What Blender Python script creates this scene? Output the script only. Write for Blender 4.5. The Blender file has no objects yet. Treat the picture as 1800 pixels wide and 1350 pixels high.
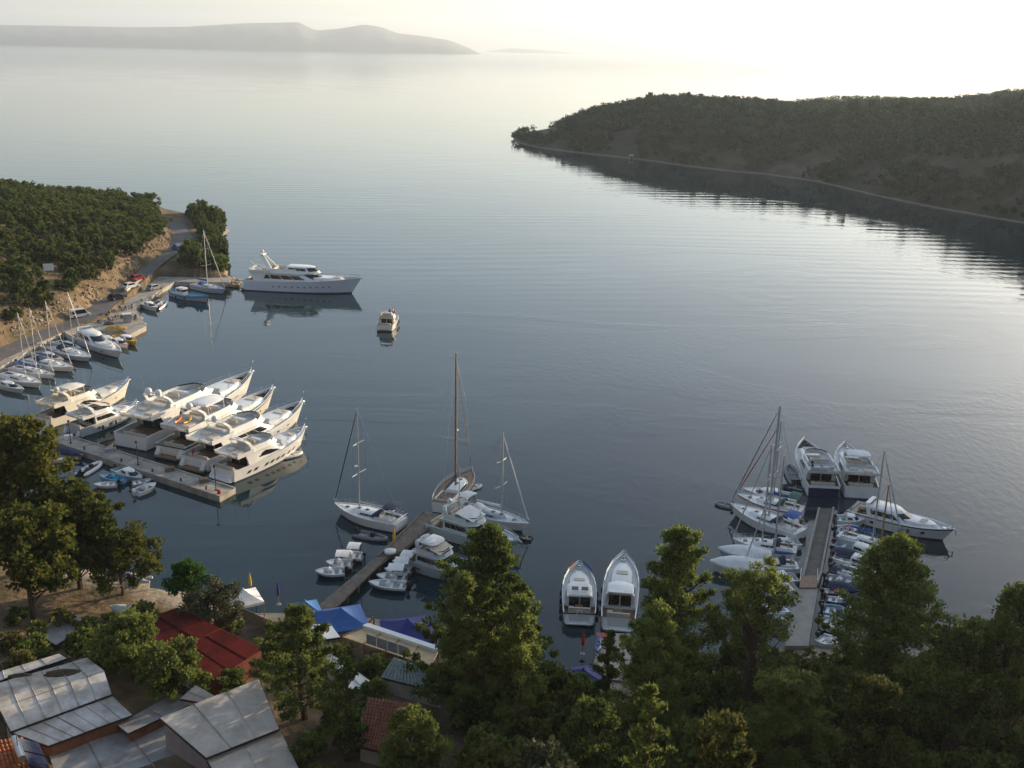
import bpy, math, random
import numpy as np
from mathutils import Vector, Matrix
random.seed(7); rng = np.random.default_rng(7)
PI = math.pi
scene = bpy.context.scene
# ------------------------------------------------------------------ camera
F = 1850.; PITCH = math.radians(17.66); ROLL = math.radians(1.15); CAMH = 60.
cam = bpy.data.cameras.new('camera'); cam_o = bpy.data.objects.new('camera', cam)
scene.collection.objects.link(cam_o); scene.camera = cam_o
cam.sensor_width = 36.; cam.lens = 36. * F / 1800.; cam.clip_start = .5; cam.clip_end = 120000.
cam_o.location = (0, 0, CAMH)
cam_o.rotation_euler = (Matrix.Rotation(PI/2 - PITCH, 3, 'X') @ Matrix.Rotation(ROLL, 3, 'Z')).to_euler()
# ------------------------------------------------------------------ sky and sun
SUN_AZ, SUN_EL = math.radians(50.), math.radians(11.)
world = bpy.data.worlds.new('World'); scene.world = world; world.use_nodes = True
wn = world.node_tree; wn.nodes.clear()
out = wn.nodes.new('ShaderNodeOutputWorld'); bg = wn.nodes.new('ShaderNodeBackground')
sky = wn.nodes.new('ShaderNodeTexSky'); sky.sky_type = 'NISHITA'; sky.sun_disc = False
sky.sun_elevation = SUN_EL; sky.sun_rotation = SUN_AZ
sky.altitude = 60; sky.air_density = 1.0; sky.dust_density = 2.0; sky.ozone_density = 1.0
bg.inputs['Strength'].default_value = .11
hs = wn.nodes.new('ShaderNodeHueSaturation'); hs.inputs['Saturation'].default_value = .72   # even colour grade, desaturates the whole sky
wn.links.new(sky.outputs[0], hs.inputs['Color']); tcw = wn.nodes.new('ShaderNodeTexCoord'); mpw = wn.nodes.new('ShaderNodeMapping'); mpw.inputs['Scale'].default_value = (1.2, 1.2, 9.)
nzw = wn.nodes.new('ShaderNodeTexNoise'); nzw.inputs['Scale'].default_value = 1.6; nzw.inputs['Detail'].default_value = 6; nzw.inputs['Roughness'].default_value = .55
rpw = wn.nodes.new('ShaderNodeValToRGB'); rpw.color_ramp.elements[0].position = .35; rpw.color_ramp.elements[0].color = (.76, .82, .91, 1); rpw.color_ramp.elements[1].position = .7; rpw.color_ramp.elements[1].color = (.90, .97, 1.07, 1)
mxw = wn.nodes.new('ShaderNodeMixRGB'); mxw.blend_type = 'MULTIPLY'; mxw.inputs[0].default_value = 1.
wn.links.new(tcw.outputs['Generated'], mpw.inputs[0]); wn.links.new(mpw.outputs[0], nzw.inputs['Vector']); wn.links.new(nzw.outputs['Fac'], rpw.inputs[0])
wn.links.new(hs.outputs[0], mxw.inputs[1]); wn.links.new(rpw.outputs[0], mxw.inputs[2]); wn.links.new(mxw.outputs[0], bg.inputs['Color']); wn.links.new(bg.outputs[0], out.inputs['Surface'])
sun = bpy.data.lights.new('sun', 'SUN'); sun.energy = 3.3; sun.angle = math.radians(.6); sun.color = (1., .77, .51)
sun_o = bpy.data.objects.new('sun', sun); scene.collection.objects.link(sun_o)
sun_o.rotation_euler = Vector((-math.sin(SUN_AZ)*math.cos(SUN_EL), -math.cos(SUN_AZ)*math.cos(SUN_EL), -math.sin(SUN_EL))).to_track_quat('-Z', 'Y').to_euler()
vs = scene.view_settings; vs.view_transform = 'Standard'; vs.look = 'None'; vs.gamma = 1.; vs.exposure = 1.45
HAZE_D = 8e-5
# ------------------------------------------------------------------ pixel to place
def ray(x, y):
    u = (x-900)/F; v = -(y-675)/F
    a = u*math.cos(ROLL)-v*math.sin(ROLL); b = u*math.sin(ROLL)+v*math.cos(ROLL)
    return Vector((a, b*math.sin(PITCH)+math.cos(PITCH), b*math.cos(PITCH)-math.sin(PITCH)))
def W(x, y, z=0.):                       # the point at height z seen at a pixel of the 1800 x 1350 photograph
    d = ray(x, y); t = (z-CAMH)/d.z
    return Vector((t*d.x, t*d.y, z))
def PX(p):
    x, y, z = p[0], p[1], p[2]-CAMH
    b = y*math.sin(PITCH)+z*math.cos(PITCH); c = y*math.cos(PITCH)-z*math.sin(PITCH)
    if c < 1: return (-9999, -9999)
    a = x/c; b /= c
    return 900+(a*math.cos(ROLL)+b*math.sin(ROLL))*F, 675-(-a*math.sin(ROLL)+b*math.cos(ROLL))*F
# ------------------------------------------------------------------ helpers
COL = scene.collection
def tag(o, label=None, cat=None, group=None, kind=None):
    if label: o['label'] = label
    if cat: o['category'] = cat
    if group: o['group'] = group
    if kind: o['kind'] = kind
    return o
def empty(name, loc=(0, 0, 0), rz=0., label=None, cat=None, group=None):
    o = bpy.data.objects.new(name, None); COL.objects.link(o); o.location = loc; o.rotation_euler = (0, 0, rz)
    o.empty_display_size = .3
    return tag(o, label, cat, group)
def copy_tree(o, parent=None):
    c = o.copy(); COL.objects.link(c)
    if parent: c.parent = parent
    for ch in list(o.children): copy_tree(ch, c)
    return c
def linkmesh(name, me, m, parent=None):
    o = bpy.data.objects.new(name, me); COL.objects.link(o)
    if m is not None and len(me.materials) == 0: me.materials.append(m)
    if parent is not None: o.parent = parent
    return o
class MB:
    def __init__(s): s.v = []; s.f = []
    def add(s, v, f):
        n = len(s.v); s.v += [tuple(p) for p in v]; s.f += [tuple(i+n for i in q) for q in f]; return s
    def box(s, x0, x1, y0, y1, z0, z1):
        return s.add([(x0,y0,z0),(x1,y0,z0),(x1,y1,z0),(x0,y1,z0),(x0,y0,z1),(x1,y0,z1),(x1,y1,z1),(x0,y1,z1)],
                     [(0,3,2,1),(4,5,6,7),(0,1,5,4),(1,2,6,5),(2,3,7,6),(3,0,4,7)])
    def loft(s, rings, closed=True, caps=(True, True)):
        n = len(rings[0]); v = [p for r in rings for p in r]; f = []
        for i in range(len(rings)-1):
            for j in range(n if closed else n-1):
                a = i*n+j; b = i*n+(j+1) % n
                f.append((a, b, b+n, a+n))
        if caps[0]: f.append(tuple(range(n-1, -1, -1)))
        if caps[1]: f.append(tuple((len(rings)-1)*n+j for j in range(n)))
        return s.add(v, f)
    def prism(s, poly, z0, z1): return s.loft([[(p[0], p[1], z0) for p in poly], [(p[0], p[1], z1) for p in poly]])
    def tube(s, pts, r, n=5):
        pts = [Vector(p) for p in pts]; rings = []
        rr = r if isinstance(r, (list, tuple)) else [r]*len(pts)
        for i, p in enumerate(pts):
            d = (pts[min(i+1, len(pts)-1)]-pts[max(i-1, 0)]); d = d.normalized() if d.length > 1e-6 else Vector((0, 0, 1))
            a = d.cross(Vector((0, 0, 1)) if abs(d.z) < .9 else Vector((1, 0, 0))).normalized(); b = d.cross(a)
            rings.append([p+(a*math.cos(2*PI*k/n)+b*math.sin(2*PI*k/n))*rr[i] for k in range(n)])
        return s.loft(rings)
    def lathe(s, prof, n=10, c=(0, 0, 0)):
        return s.loft([[(c[0]+r*math.cos(2*PI*k/n), c[1]+r*math.sin(2*PI*k/n), c[2]+z) for k in range(n)] for r, z in prof])
    def ball(s, c, r, n=8, sz=1.):
        return s.lathe([(r*math.sin(PI*(i+.08)/(5.16)), -r*sz*math.cos(PI*(i+.08)/5.16)) for i in range(6)], n, c)
    def quad(s, a, b, c, d): return s.add([a, b, c, d], [(0, 1, 2, 3)])
    def slab(s, pts, th):                # polygon in space given a thickness downwards
        return s.loft([[(p[0], p[1], p[2]-th) for p in pts], [tuple(p) for p in pts]])
    def mesh(s, name, smooth=False):
        me = bpy.data.meshes.new(name); me.from_pydata(s.v, [], s.f); me.update()
        if smooth:
            me.polygons.foreach_set('use_smooth', [True]*len(me.polygons))
            try: me.set_sharp_from_angle(angle=math.radians(38))
            except Exception: pass
        return me
    def build(s, name, m, parent=None, smooth=False): return linkmesh(name, s.mesh(name, smooth), m, parent)
def S(a, b, x): t = min(1, max(0, (x-a)/(b-a))); return t*t*(3-2*t)
def npS(a, b, x): t = np.clip((x-a)/(b-a), 0, 1); return t*t*(3-2*t)
# ------------------------------------------------------------------ materials
MATS = {}
def mat(name, col, rough=.5, var=.12, scale=1.5, bump=0., metal=0., col2=None, spec=.5, bscale=None, stretch=None):
    if name in MATS: return MATS[name]
    m = bpy.data.materials.new(name); m.use_nodes = True; nt = m.node_tree; N = nt.nodes; L = nt.links
    b = N['Principled BSDF']; b.inputs['Roughness'].default_value = rough; b.inputs['Metallic'].default_value = metal
    b.inputs['Specular IOR Level'].default_value = spec
    tc = N.new('ShaderNodeTexCoord'); src = tc.outputs['Object']
    if stretch:
        mp = N.new('ShaderNodeMapping'); mp.inputs['Scale'].default_value = stretch; L.new(src, mp.inputs[0]); src = mp.outputs[0]
    nz = N.new('ShaderNodeTexNoise'); nz.inputs['Scale'].default_value = scale; nz.inputs['Detail'].default_value = 5; nz.inputs['Roughness'].default_value = .65
    L.new(src, nz.inputs['Vector'])
    rp = N.new('ShaderNodeValToRGB'); L.new(nz.outputs['Fac'], rp.inputs[0])
    c2 = col2 or tuple(min(1, c*(1+var)) for c in col); c1 = tuple(c*(1-var) for c in col)
    rp.color_ramp.elements[0].position = .36; rp.color_ramp.elements[0].color = (*c1, 1)
    rp.color_ramp.elements[1].position = .66; rp.color_ramp.elements[1].color = (*c2, 1)
    L.new(rp.outputs[0], b.inputs['Base Color'])
    if bump:
        n2 = N.new('ShaderNodeTexNoise'); n2.inputs['Scale'].default_value = bscale or scale*4; n2.inputs['Detail'].default_value = 4
        L.new(src, n2.inputs['Vector']); bp = N.new('ShaderNodeBump'); bp.inputs['Strength'].default_value = .7; bp.inputs['Distance'].default_value = bump
        L.new(n2.outputs['Fac'], bp.inputs['Height']); L.new(bp.outputs[0], b.inputs['Normal'])
    MATS[name] = m; return m
def leafmat(name, c1, c2, trans=.3, c3=None):
    m = bpy.data.materials.new(name); m.use_nodes = True; nt = m.node_tree; N = nt.nodes; L = nt.links
    N.remove(N['Principled BSDF']); o = N['Material Output']
    g = N.new('ShaderNodeNewGeometry'); oi = N.new('ShaderNodeObjectInfo')
    tc = N.new('ShaderNodeTexCoord'); nz = N.new('ShaderNodeTexNoise'); nz.inputs['Scale'].default_value = .55; nz.inputs['Detail'].default_value = 2
    L.new(tc.outputs['Object'], nz.inputs['Vector'])
    ad = N.new('ShaderNodeMath'); ad.operation = 'MULTIPLY_ADD'; L.new(g.outputs['Random Per Island'], ad.inputs[0]); ad.inputs[1].default_value = .45; L.new(nz.outputs['Fac'], ad.inputs[2])
    ad2 = N.new('ShaderNodeMath'); ad2.operation = 'MULTIPLY_ADD'; L.new(oi.outputs['Random'], ad2.inputs[0]); ad2.inputs[1].default_value = .35; L.new(ad.outputs[0], ad2.inputs[2])
    rp = N.new('ShaderNodeValToRGB'); L.new(ad2.outputs[0], rp.inputs[0]); e = rp.color_ramp.elements
    e[0].position = .5; e[0].color = (*c1, 1); e[1].position = 1.05 if False else 1.; e[1].color = (*(c3 or c2), 1)
    k = e.new(.78); k.color = (*c2, 1)
    d = N.new('ShaderNodeBsdfDiffuse'); t = N.new('ShaderNodeBsdfTranslucent'); mx = N.new('ShaderNodeMixShader'); mx.inputs[0].default_value = trans
    L.new(rp.outputs[0], d.inputs[0]); L.new(rp.outputs[0], t.inputs[0]); L.new(d.outputs[0], mx.inputs[1]); L.new(t.outputs[0], mx.inputs[2]); L.new(mx.outputs[0], o.inputs[0])
    MATS[name] = m; return m
WHITE = mat('gelcoat_white', (.72, .72, .69), .28, .06, .8)
CREAM = mat('gelcoat_cream', (.70, .66, .56), .3, .06, .8)
GREYW = mat('gelcoat_grey', (.42, .46, .48), .32, .08, .8)
NAVY = mat('hull_navy', (.012, .025, .075), .25, .2, .8)
DKGREEN = mat('canvas_green', (.02, .09, .06), .8, .25, 2)
BLUEC = mat('canvas_blue', (.01, .075, .27), .75, .2, 1.5)
NAVYC = mat('canvas_navy', (.012, .022, .06), .8, .25, 2)
WHITEC = mat('canvas_white', (.66, .66, .64), .75, .1, 1.5, .01)
GLASS = mat('tinted_glass', (.012, .015, .018), .07, .2, 1)
TEAK = mat('teak', (.20, .125, .07), .65, .25, 2.5, .004, stretch=(1, 9, 1))
DECKG = mat('deck_grey', (.30, .31, .31), .7, .2, 2.5)
CUSH = mat('cushion', (.55, .49, .40), .85, .12, 3)
DARK = mat('dark_trim', (.02, .02, .022), .5, .3, 2)
STEEL = mat('steel', (.55, .56, .58), .28, .1, 2, metal=1.)
ALU = mat('mast_alu', (.50, .50, .49), .4, .12, 2, metal=.35)
WOODM = mat('varnished_wood', (.36, .17, .06), .35, .2, 3, stretch=(6, 6, .6))
RED = mat('red_trim', (.42, .025, .02), .45, .2, 2)
ORANGE = mat('orange_trim', (.75, .19, .02), .45, .2, 2)
YELLOW = mat('yellow_trim', (.62, .38, .03), .5, .2, 2)
TURQ = mat('turquoise_paint', (.03, .26, .42), .55, .2, 2)
RUBBER = mat('grey_rubber', (.17, .18, .19), .6, .15, 2)
BOOT = mat('boot_stripe', (.03, .05, .09), .4, .2, 2)
FEND = mat('fender_dark', (.018, .02, .03), .55, .2, 2)
LITEB = mat('pale_blue_paint', (.25, .38, .5), .5, .15, 2)
CONC = mat('concrete', (.33, .30, .255), .9, .3, .55, .012, bscale=4)
CONCD = mat('concrete_dark', (.15, .145, .13), .9, .3, .8, .012, bscale=4)
WOODP = mat('weathered_planks', (.135, .11, .085), .85, .35, 1.2, .01, stretch=(1, 1, 1))
ASPH = mat('asphalt', (.115, .112, .11), .9, .25, .5, .006, bscale=9)
BARK = mat('bark', (.085, .06, .042), .9, .35, 3, .02)
LPINE = leafmat('pine_needles', (.038, .066, .018), (.115, .16, .04), .42, (.25, .29, .075))
LPINED = leafmat('pine_needles_dark', (.032, .058, .018), (.095, .13, .036), .42, (.19, .225, .062))
LAUT = leafmat('plane_leaves', (.03, .046, .011), (.08, .1, .024), .4, (.15, .15, .036))
LOLIVE = leafmat('olive_leaves', (.035, .045, .025), (.085, .1, .055), .2, (.16, .17, .1))
LGREEN = leafmat('fig_leaves', (.01, .035, .008), (.03, .085, .014), .3, (.07, .15, .03))
LSCRUB = leafmat('scrub_leaves', (.03, .055, .015), (.088, .125, .03), .36, (.17, .205, .055))
LSCRUB2 = leafmat('scrub_leaves_dry', (.032, .042, .015), (.085, .1, .03), .3, (.16, .155, .05))
LMAQ = leafmat('maquis_leaves', (.018, .034, .011), (.055, .085, .022), .3, (.12, .14, .045))
LFAR = leafmat('far_leaves', (.005, .019, .012), (.022, .056, .031), .2, (.065, .108, .06))
for n_ in LFAR.node_tree.nodes:
    if n_.type == 'TEX_NOISE': n_.inputs['Scale'].default_value = .07; n_.inputs['Detail'].default_value = 4
# ------------------------------------------------------------------ sea
def sea_material():
    m = bpy.data.materials.new('sea_water'); m.use_nodes = True; nt = m.node_tree; N = nt.nodes; L = nt.links
    b = N['Principled BSDF']; b.inputs['Base Color'].default_value = (.008, .026, .033, 1); b.inputs['IOR'].default_value = 1.34
    b.inputs['Roughness'].default_value = .03
    g = N.new('ShaderNodeNewGeometry')
    def mp(sc, rz=0.):
        q = N.new('ShaderNodeMapping'); q.inputs['Scale'].default_value = sc; q.inputs['Rotation'].default_value = (0, 0, rz); L.new(g.outputs['Position'], q.inputs[0]); return q.outputs[0]
    def noise(vec, sc, det=3, rough=.5, dist=0.):
        q = N.new('ShaderNodeTexNoise'); q.inputs['Scale'].default_value = sc; q.inputs['Detail'].default_value = det; q.inputs['Roughness'].default_value = rough; q.inputs['Distortion'].default_value = dist; L.new(vec, q.inputs['Vector']); return q.outputs['Fac']
    def math_(op, a, bb, c=None):
        q = N.new('ShaderNodeMath'); q.operation = op
        for i, k in enumerate([a, bb] + ([c] if c is not None else [])):
            if isinstance(k, (int, float)): q.inputs[i].default_value = k
            else: L.new(k, q.inputs[i])
        return q.outputs[0]
    def ramp(x, p0, p1):
        q = N.new('ShaderNodeMapRange'); q.interpolation_type = 'SMOOTHSTEP'; L.new(x, q.inputs[0]); q.inputs[1].default_value = p0; q.inputs[2].default_value = p1; return q.outputs[0]
    fine = noise(mp((1, .55, 1), .12), .9, 3, .55)
    med = noise(mp((.5, 1, 1), .1), .22, 2, .5, .4)
    wv = N.new('ShaderNodeTexWave'); wv.wave_type = 'BANDS'; wv.bands_direction = 'Y'; wv.inputs['Scale'].default_value = .045; wv.inputs['Distortion'].default_value = 16.; wv.inputs['Detail'].default_value = 1.5; wv.inputs['Detail Scale'].default_value = .22
    L.new(mp((.5, 1, 1), -.16), wv.inputs['Vector'])
    calm = ramp(noise(mp((.45, 1, 1), .5), .02, 5, .62, 1.2), .47, .56)      # slicks of smooth water between rippled patches
    h = math_('MULTIPLY', fine, math_('MULTIPLY_ADD', calm, .034, .004))
    h = math_('MULTIPLY_ADD', med, .016, h)
    sep = N.new('ShaderNodeSeparateXYZ'); L.new(g.outputs['Position'], sep.inputs[0])
    far = math_('MULTIPLY', ramp(sep.outputs[1], 190, 330), math_('SUBTRACT', 1., ramp(sep.outputs[1], 600, 1500)))
    h = math_('ADD', math_('MULTIPLY', math_('MULTIPLY', wv.outputs['Fac'], math_('MULTIPLY', far, ramp(noise(mp((1, 1, 1)), .012, 2), .35, .65))), .024), h)
    ln = N.new('ShaderNodeVectorMath'); ln.operation = 'LENGTH'; L.new(g.outputs['Position'], ln.inputs[0])
    L.new(math_('MULTIPLY_ADD', ramp(ln.outputs['Value'], 500, 5000), .1, .03), b.inputs['Roughness'])   # open water out at sea is ruffled
    bp = N.new('ShaderNodeBump'); bp.inputs['Strength'].default_value = 1.; bp.inputs['Distance'].default_value = 1.
    L.new(h, bp.inputs['Height']); L.new(bp.outputs[0], b.inputs['Normal'])
    return m
tag(MB().quad((-23500, -2500, 0), (23500, -2500, 0), (23500, 23500, 0), (-23500, 23500, 0)).build('sea', sea_material()), kind='structure', label='calm grey blue sea filling the bay out to the horizon')
# ------------------------------------------------------------------ land: one polygon for the near shore, the quay, the left headland and an unseen spur added on the right for its shade
def wp(*pts, z=0.): return [tuple(W(p[0], p[1], z)[:2]) for p in pts]
COAST = (wp((415, 500), (398, 484), (396, 455), (380, 424)) + [(-96, 352), (-122, 376), (-180, 378), (-270, 356), (-420, 340), (-420, -120), (520, -120), (500, 60), (420, 190), (345, 285), (300, 330), (235, 346), (176, 338), (164, 250), (138, 160), (95, 122), (70, 105)]
         + wp((1740, 1150), (1560, 1135), (1400, 1130), (1250, 1165), (1080, 1190), (960, 1165), (780, 1106), (640, 1086), (560, 1072), (440, 1075), (330, 1045), (220, 1015), (90, 985)) + [(-75, 128), (-92, 146), (-98, 165)]
         + wp((-60, 690), (0, 645), (60, 610), (110, 585), (214, 581), (228, 590), (257, 575), (243, 551), (238, 541), (277, 513), (307, 496), (403, 498)))
FOOT = [tuple(W(x, y, z)[:2])+(z,) for x, y, z in ((-160, 700, 1.2), (-40, 630, 1.2), (30, 597, 1.2), (100, 568, 1.4), (150, 545, 1.8), (190, 519, 2.2), (232, 485, 2.8), (270, 455, 3.4), (298, 432, 4.), (302, 412, 4.4), (285, 392, 4.8))]
HILL = [p[:2] for p in FOOT] + [(-124, 368), (-180, 370), (-270, 348), (-405, 330), (-405, 170), (-180, 165)]
def polydist(P, poly):
    P = np.asarray(P, float); A = np.array(poly, float); B = np.roll(A, -1, 0)
    dmin = np.full(len(P), 1e9); ins = np.zeros(len(P), bool)
    for a, b in zip(A, B):
        ab = b-a; t = np.clip(((P-a) @ ab)/max(ab @ ab, 1e-9), 0, 1)
        dmin = np.minimum(dmin, np.hypot(*(P-(a+t[:, None]*ab)).T))
        c = (a[1] > P[:, 1]) != (b[1] > P[:, 1])
        xs = a[0]+(P[:, 1]-a[1])/((b[1]-a[1]) if b[1] != a[1] else 1e-9)*(b[0]-a[0])
        ins ^= c & (P[:, 0] < xs)
    return np.where(ins, dmin, -dmin)
def segdist(P, a, b):
    a = np.array(a, float); b = np.array(b, float); ab = b-a; t = ((P-a) @ ab)/(ab @ ab); tc = np.clip(t, 0, 1)
    return np.hypot(*(P-(a+tc[:, None]*ab)).T), t
def vnoise(P, s, seed=0):                # smooth value noise
    q = P/s; i = np.floor(q).astype(int); f = q-i; f = f*f*(3-2*f)
    def hsh(a, b): return (np.sin(a*127.1+b*311.7+seed*74.7)*43758.5453) % 1.
    return ((hsh(i[:, 0], i[:, 1])*(1-f[:, 0])+hsh(i[:, 0]+1, i[:, 1])*f[:, 0])*(1-f[:, 1])+(hsh(i[:, 0], i[:, 1]+1)*(1-f[:, 0])+hsh(i[:, 0]+1, i[:, 1]+1)*f[:, 0])*f[:, 1])
def roadz(P):
    best = np.full(len(P), 1e9); z = np.zeros(len(P))
    for a, b in zip(FOOT[:-1], FOOT[1:]):
        d, t = segdist(P, a[:2], b[:2]); t = np.clip(t, 0, 1); zz = a[2]+(b[2]-a[2])*t; z = np.where(d < best, zz, z); best = np.minimum(best, d)
    return z
def land_h(P):
    P = np.asarray(P, float); d = polydist(P, COAST); n = vnoise(P, 14, 1)-.5; n2 = vnoise(P, 4.5, 2)-.5
    near = .25+.7*npS(0, 6, d)+2.2*npS(4, 28, d)+54*np.clip((d-32)/66, 0, 1.05)**1.2
    near += npS(30, 60, d)*(n*5+n2*1.6)
    sd, t = segdist(P, (178, -20), (203, 312))  # out-of-view spur, added and shaped to shade the pontoon and near shore
    top = 63-6*np.clip(t, 0, 1)
    over = np.where(t > 1, (t-1)*290, 0)
    near = np.maximum(near, np.where(d > 0, top*np.exp(-(np.where(t > 1, np.sqrt(np.maximum(sd**2-over**2, 0)), sd)/48)**2)*np.exp(-(over/14)**2)*npS(0, 14, d), 0))
    d3 = polydist(P, HILL); rz = roadz(P)
    hill = rz-.1+np.where(d3 > 0, 2.6*npS(0, 3., d3)+21*(1-np.exp(-d3*.42/21))*(.5+.62*npS(10, 120, np.hypot(P[:, 0]+112, P[:, 1]-352))) + npS(2, 10, d3)*(n*3+n2*1.2), 0)
    head = np.minimum(np.maximum(hill, .4), .3+.75*np.maximum(d, 0))
    w = npS(128, 160, P[:, 1]+.0*P[:, 0])*(P[:, 0] < 0)
    head = np.where((d3 < 0) & (P[:, 1] < 274), np.minimum(head, .8), head)
    h = near*(1-w)+head*w
    return np.where(d > 0, h, np.maximum(-2.5, .5*d))
def H(x, y): return float(land_h(np.array([[x, y]]))[0])
def gridmesh(name, x0, x1, y0, y1, st, fn, m, keep=-1.2):
    xs = np.arange(x0, x1+st*.5, st); ys = np.arange(y0, y1+st*.5, st); X, Y = np.meshgrid(xs, ys); P = np.stack([X.ravel(), Y.ravel()], 1)
    Z = fn(P); nx = len(xs); ny = len(ys)
    idx = np.arange(nx*ny).reshape(ny, nx); Q = np.stack([idx[:-1, :-1], idx[:-1, 1:], idx[1:, 1:], idx[1:, :-1]], -1).reshape(-1, 4)
    Q = Q[(Z[Q] > keep).any(1)]
    me = bpy.data.meshes.new(name); me.from_pydata(np.column_stack([P, Z]).tolist(), [], Q.tolist()); me.update()
    me.polygons.foreach_set('use_smooth', [True]*len(me.polygons))
    return linkmesh(name, me, m)
def earth(name, cols, scale, shore=None, rockz=1.4):
    m = bpy.data.materials.new(name); m.use_nodes = True; nt = m.node_tree; N = nt.nodes; L = nt.links; b = N['Principled BSDF']; b.inputs['Roughness'].default_value = .95; b.inputs['Specular IOR Level'].default_value = .2
    g = N.new('ShaderNodeNewGeometry'); nz = N.new('ShaderNodeTexNoise'); nz.inputs['Scale'].default_value = scale; nz.inputs['Detail'].default_value = 7; nz.inputs['Roughness'].default_value = .7; L.new(g.outputs['Position'], nz.inputs['Vector'])
    rp = N.new('ShaderNodeValToRGB'); L.new(nz.outputs['Fac'], rp.inputs[0]); e = rp.color_ramp.elements
    e[0].position = .3; e[0].color = (*cols[0], 1); e[1].position = .72; e[1].color = (*cols[-1], 1)
    for i, c in enumerate(cols[1:-1]): k = e.new(.3+.42*(i+1)/(len(cols)-1)); k.color = (*c, 1)
    src = rp.outputs[0]
    sep = N.new('ShaderNodeSeparateXYZ'); L.new(g.outputs['Position'], sep.inputs[0])
    if shore:
        ad = N.new('ShaderNodeMath'); ad.operation = 'MULTIPLY_ADD'; n2 = N.new('ShaderNodeTexNoise'); n2.inputs['Scale'].default_value = scale*2.5; L.new(g.outputs['Position'], n2.inputs['Vector'])
        L.new(n2.outputs['Fac'], ad.inputs[0]); ad.inputs[1].default_value = rockz*1.6; L.new(sep.outputs[2], ad.inputs[2])
        mr = N.new('ShaderNodeMapRange'); L.new(ad.outputs[0], mr.inputs[0]); mr.inputs[1].default_value = rockz*1.5; mr.inputs[2].default_value = rockz*2.1; mr.inputs[3].default_value = 1; mr.inputs[4].default_value = 0
        mx = N.new('ShaderNodeMixRGB'); L.new(mr.outputs[0], mx.inputs[0]); L.new(src, mx.inputs[1]); mx.inputs[2].default_value = (*shore, 1); src = mx.outputs[0]
    L.new(src, b.inputs['Base Color'])
    bp = N.new('ShaderNodeBump'); bp.inputs['Distance'].default_value = .35; bp.inputs['Strength'].default_value = .8; n3 = N.new('ShaderNodeTexNoise'); n3.inputs['Scale'].default_value = scale*6; n3.inputs['Detail'].default_value = 5; L.new(g.outputs['Position'], n3.inputs['Vector']); L.new(n3.outputs['Fac'], bp.inputs['Height']); L.new(bp.outputs[0], b.inputs['Normal'])
    return m
EARTH = earth('dry_earth', [(.045, .045, .022), (.10, .08, .045), (.18, .125, .075), (.28, .21, .14)], .16, (.26, .225, .175), .7)
tag(gridmesh('hillside', -420, 520, -118, 388, 2.5, land_h, EARTH), kind='structure', label='steep scrubby hillside and headland round the near side of the bay')
# wooded headland across the bay
PEN = wp((897, 238), (905, 250), (941, 259), (1008, 268), (1072, 275), (1135, 282), (1212, 293), (1289, 302), (1340, 306), (1433, 319), (1542, 345), (1638, 365), (1713, 378), (1800, 393)) + [(230, 366), (300, 345), (400, 350), (520, 430), (560, 800), (320, 880), (120, 900), (30, 860)]
SKY = [(860, 236), (897, 232), (940, 210), (1000, 190), (1060, 176), (1170, 166), (1280, 174), (1400, 186), (1500, 187), (1640, 181), (1720, 170), (1800, 157), (1960, 140)]
SHORE = [(860, 238), (897, 238), (1008, 268), (1135, 282), (1289, 302), (1433, 319), (1542, 345), (1638, 365), (1713, 378), (1800, 393), (1960, 420)]
CRA, CRZ = [], []
for x_, y_ in SKY:                        # crest 95 m behind the shore, just under the line of the tree tops
    ys_ = float(np.interp(x_, [q[0] for q in SHORE], [q[1] for q in SHORE])); w_ = W(x_, ys_); d_ = ray(x_, y_); D_ = math.hypot(w_.x, w_.y)+min(95., 14+.5*max(0, x_-897)); t_ = D_/math.hypot(d_.x, d_.y)
    CRA.append(d_.x/d_.y); CRZ.append(max(2., CAMH+d_.z*t_-8.6-4.*S(1350, 1800, x_)))
def pen_h(P):
    d = polydist(P, PEN); n = vnoise(P, 45, 5)-.5; n2 = vnoise(P, 12, 6)-.5
    A = np.interp(P[:, 0]/np.maximum(P[:, 1], 1), CRA, CRZ)
    g = np.minimum(1, (1-np.exp(-np.maximum(d-2, 0)/42))/.9)*(1-.55*npS(105, 230, d))
    h = 1.2*npS(0, 2.5, d)+A*g+npS(15, 60, d)*(n*3.5+n2*2.)
    return np.where(d > 0, h, np.maximum(-3, d))
PENM = earth('headland_earth', [(.015, .02, .012), (.035, .036, .022), (.06, .055, .037), (.12, .10, .073)], .06, (.15, .135, .11), .5)
tag(gridmesh('wooded_headland', -20, 560, 330, 905, 4, pen_h, PENM), kind='structure', label='long dark wooded headland across the bay')
ISL = [(x, y) for x, y in [(330+95*math.cos(a), 1010+70*math.sin(a)) for a in np.linspace(0, 2*PI, 14)[:-1]]]
def isl_h(P): d = polydist(P, ISL); return np.where(d > 0, 24*(1-np.exp(-d/26)), np.maximum(-3, d))
tag(gridmesh('island', 225, 435, 930, 1090, 6, isl_h, PENM), kind='structure', label='low hazy wooded island behind the headland')
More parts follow.
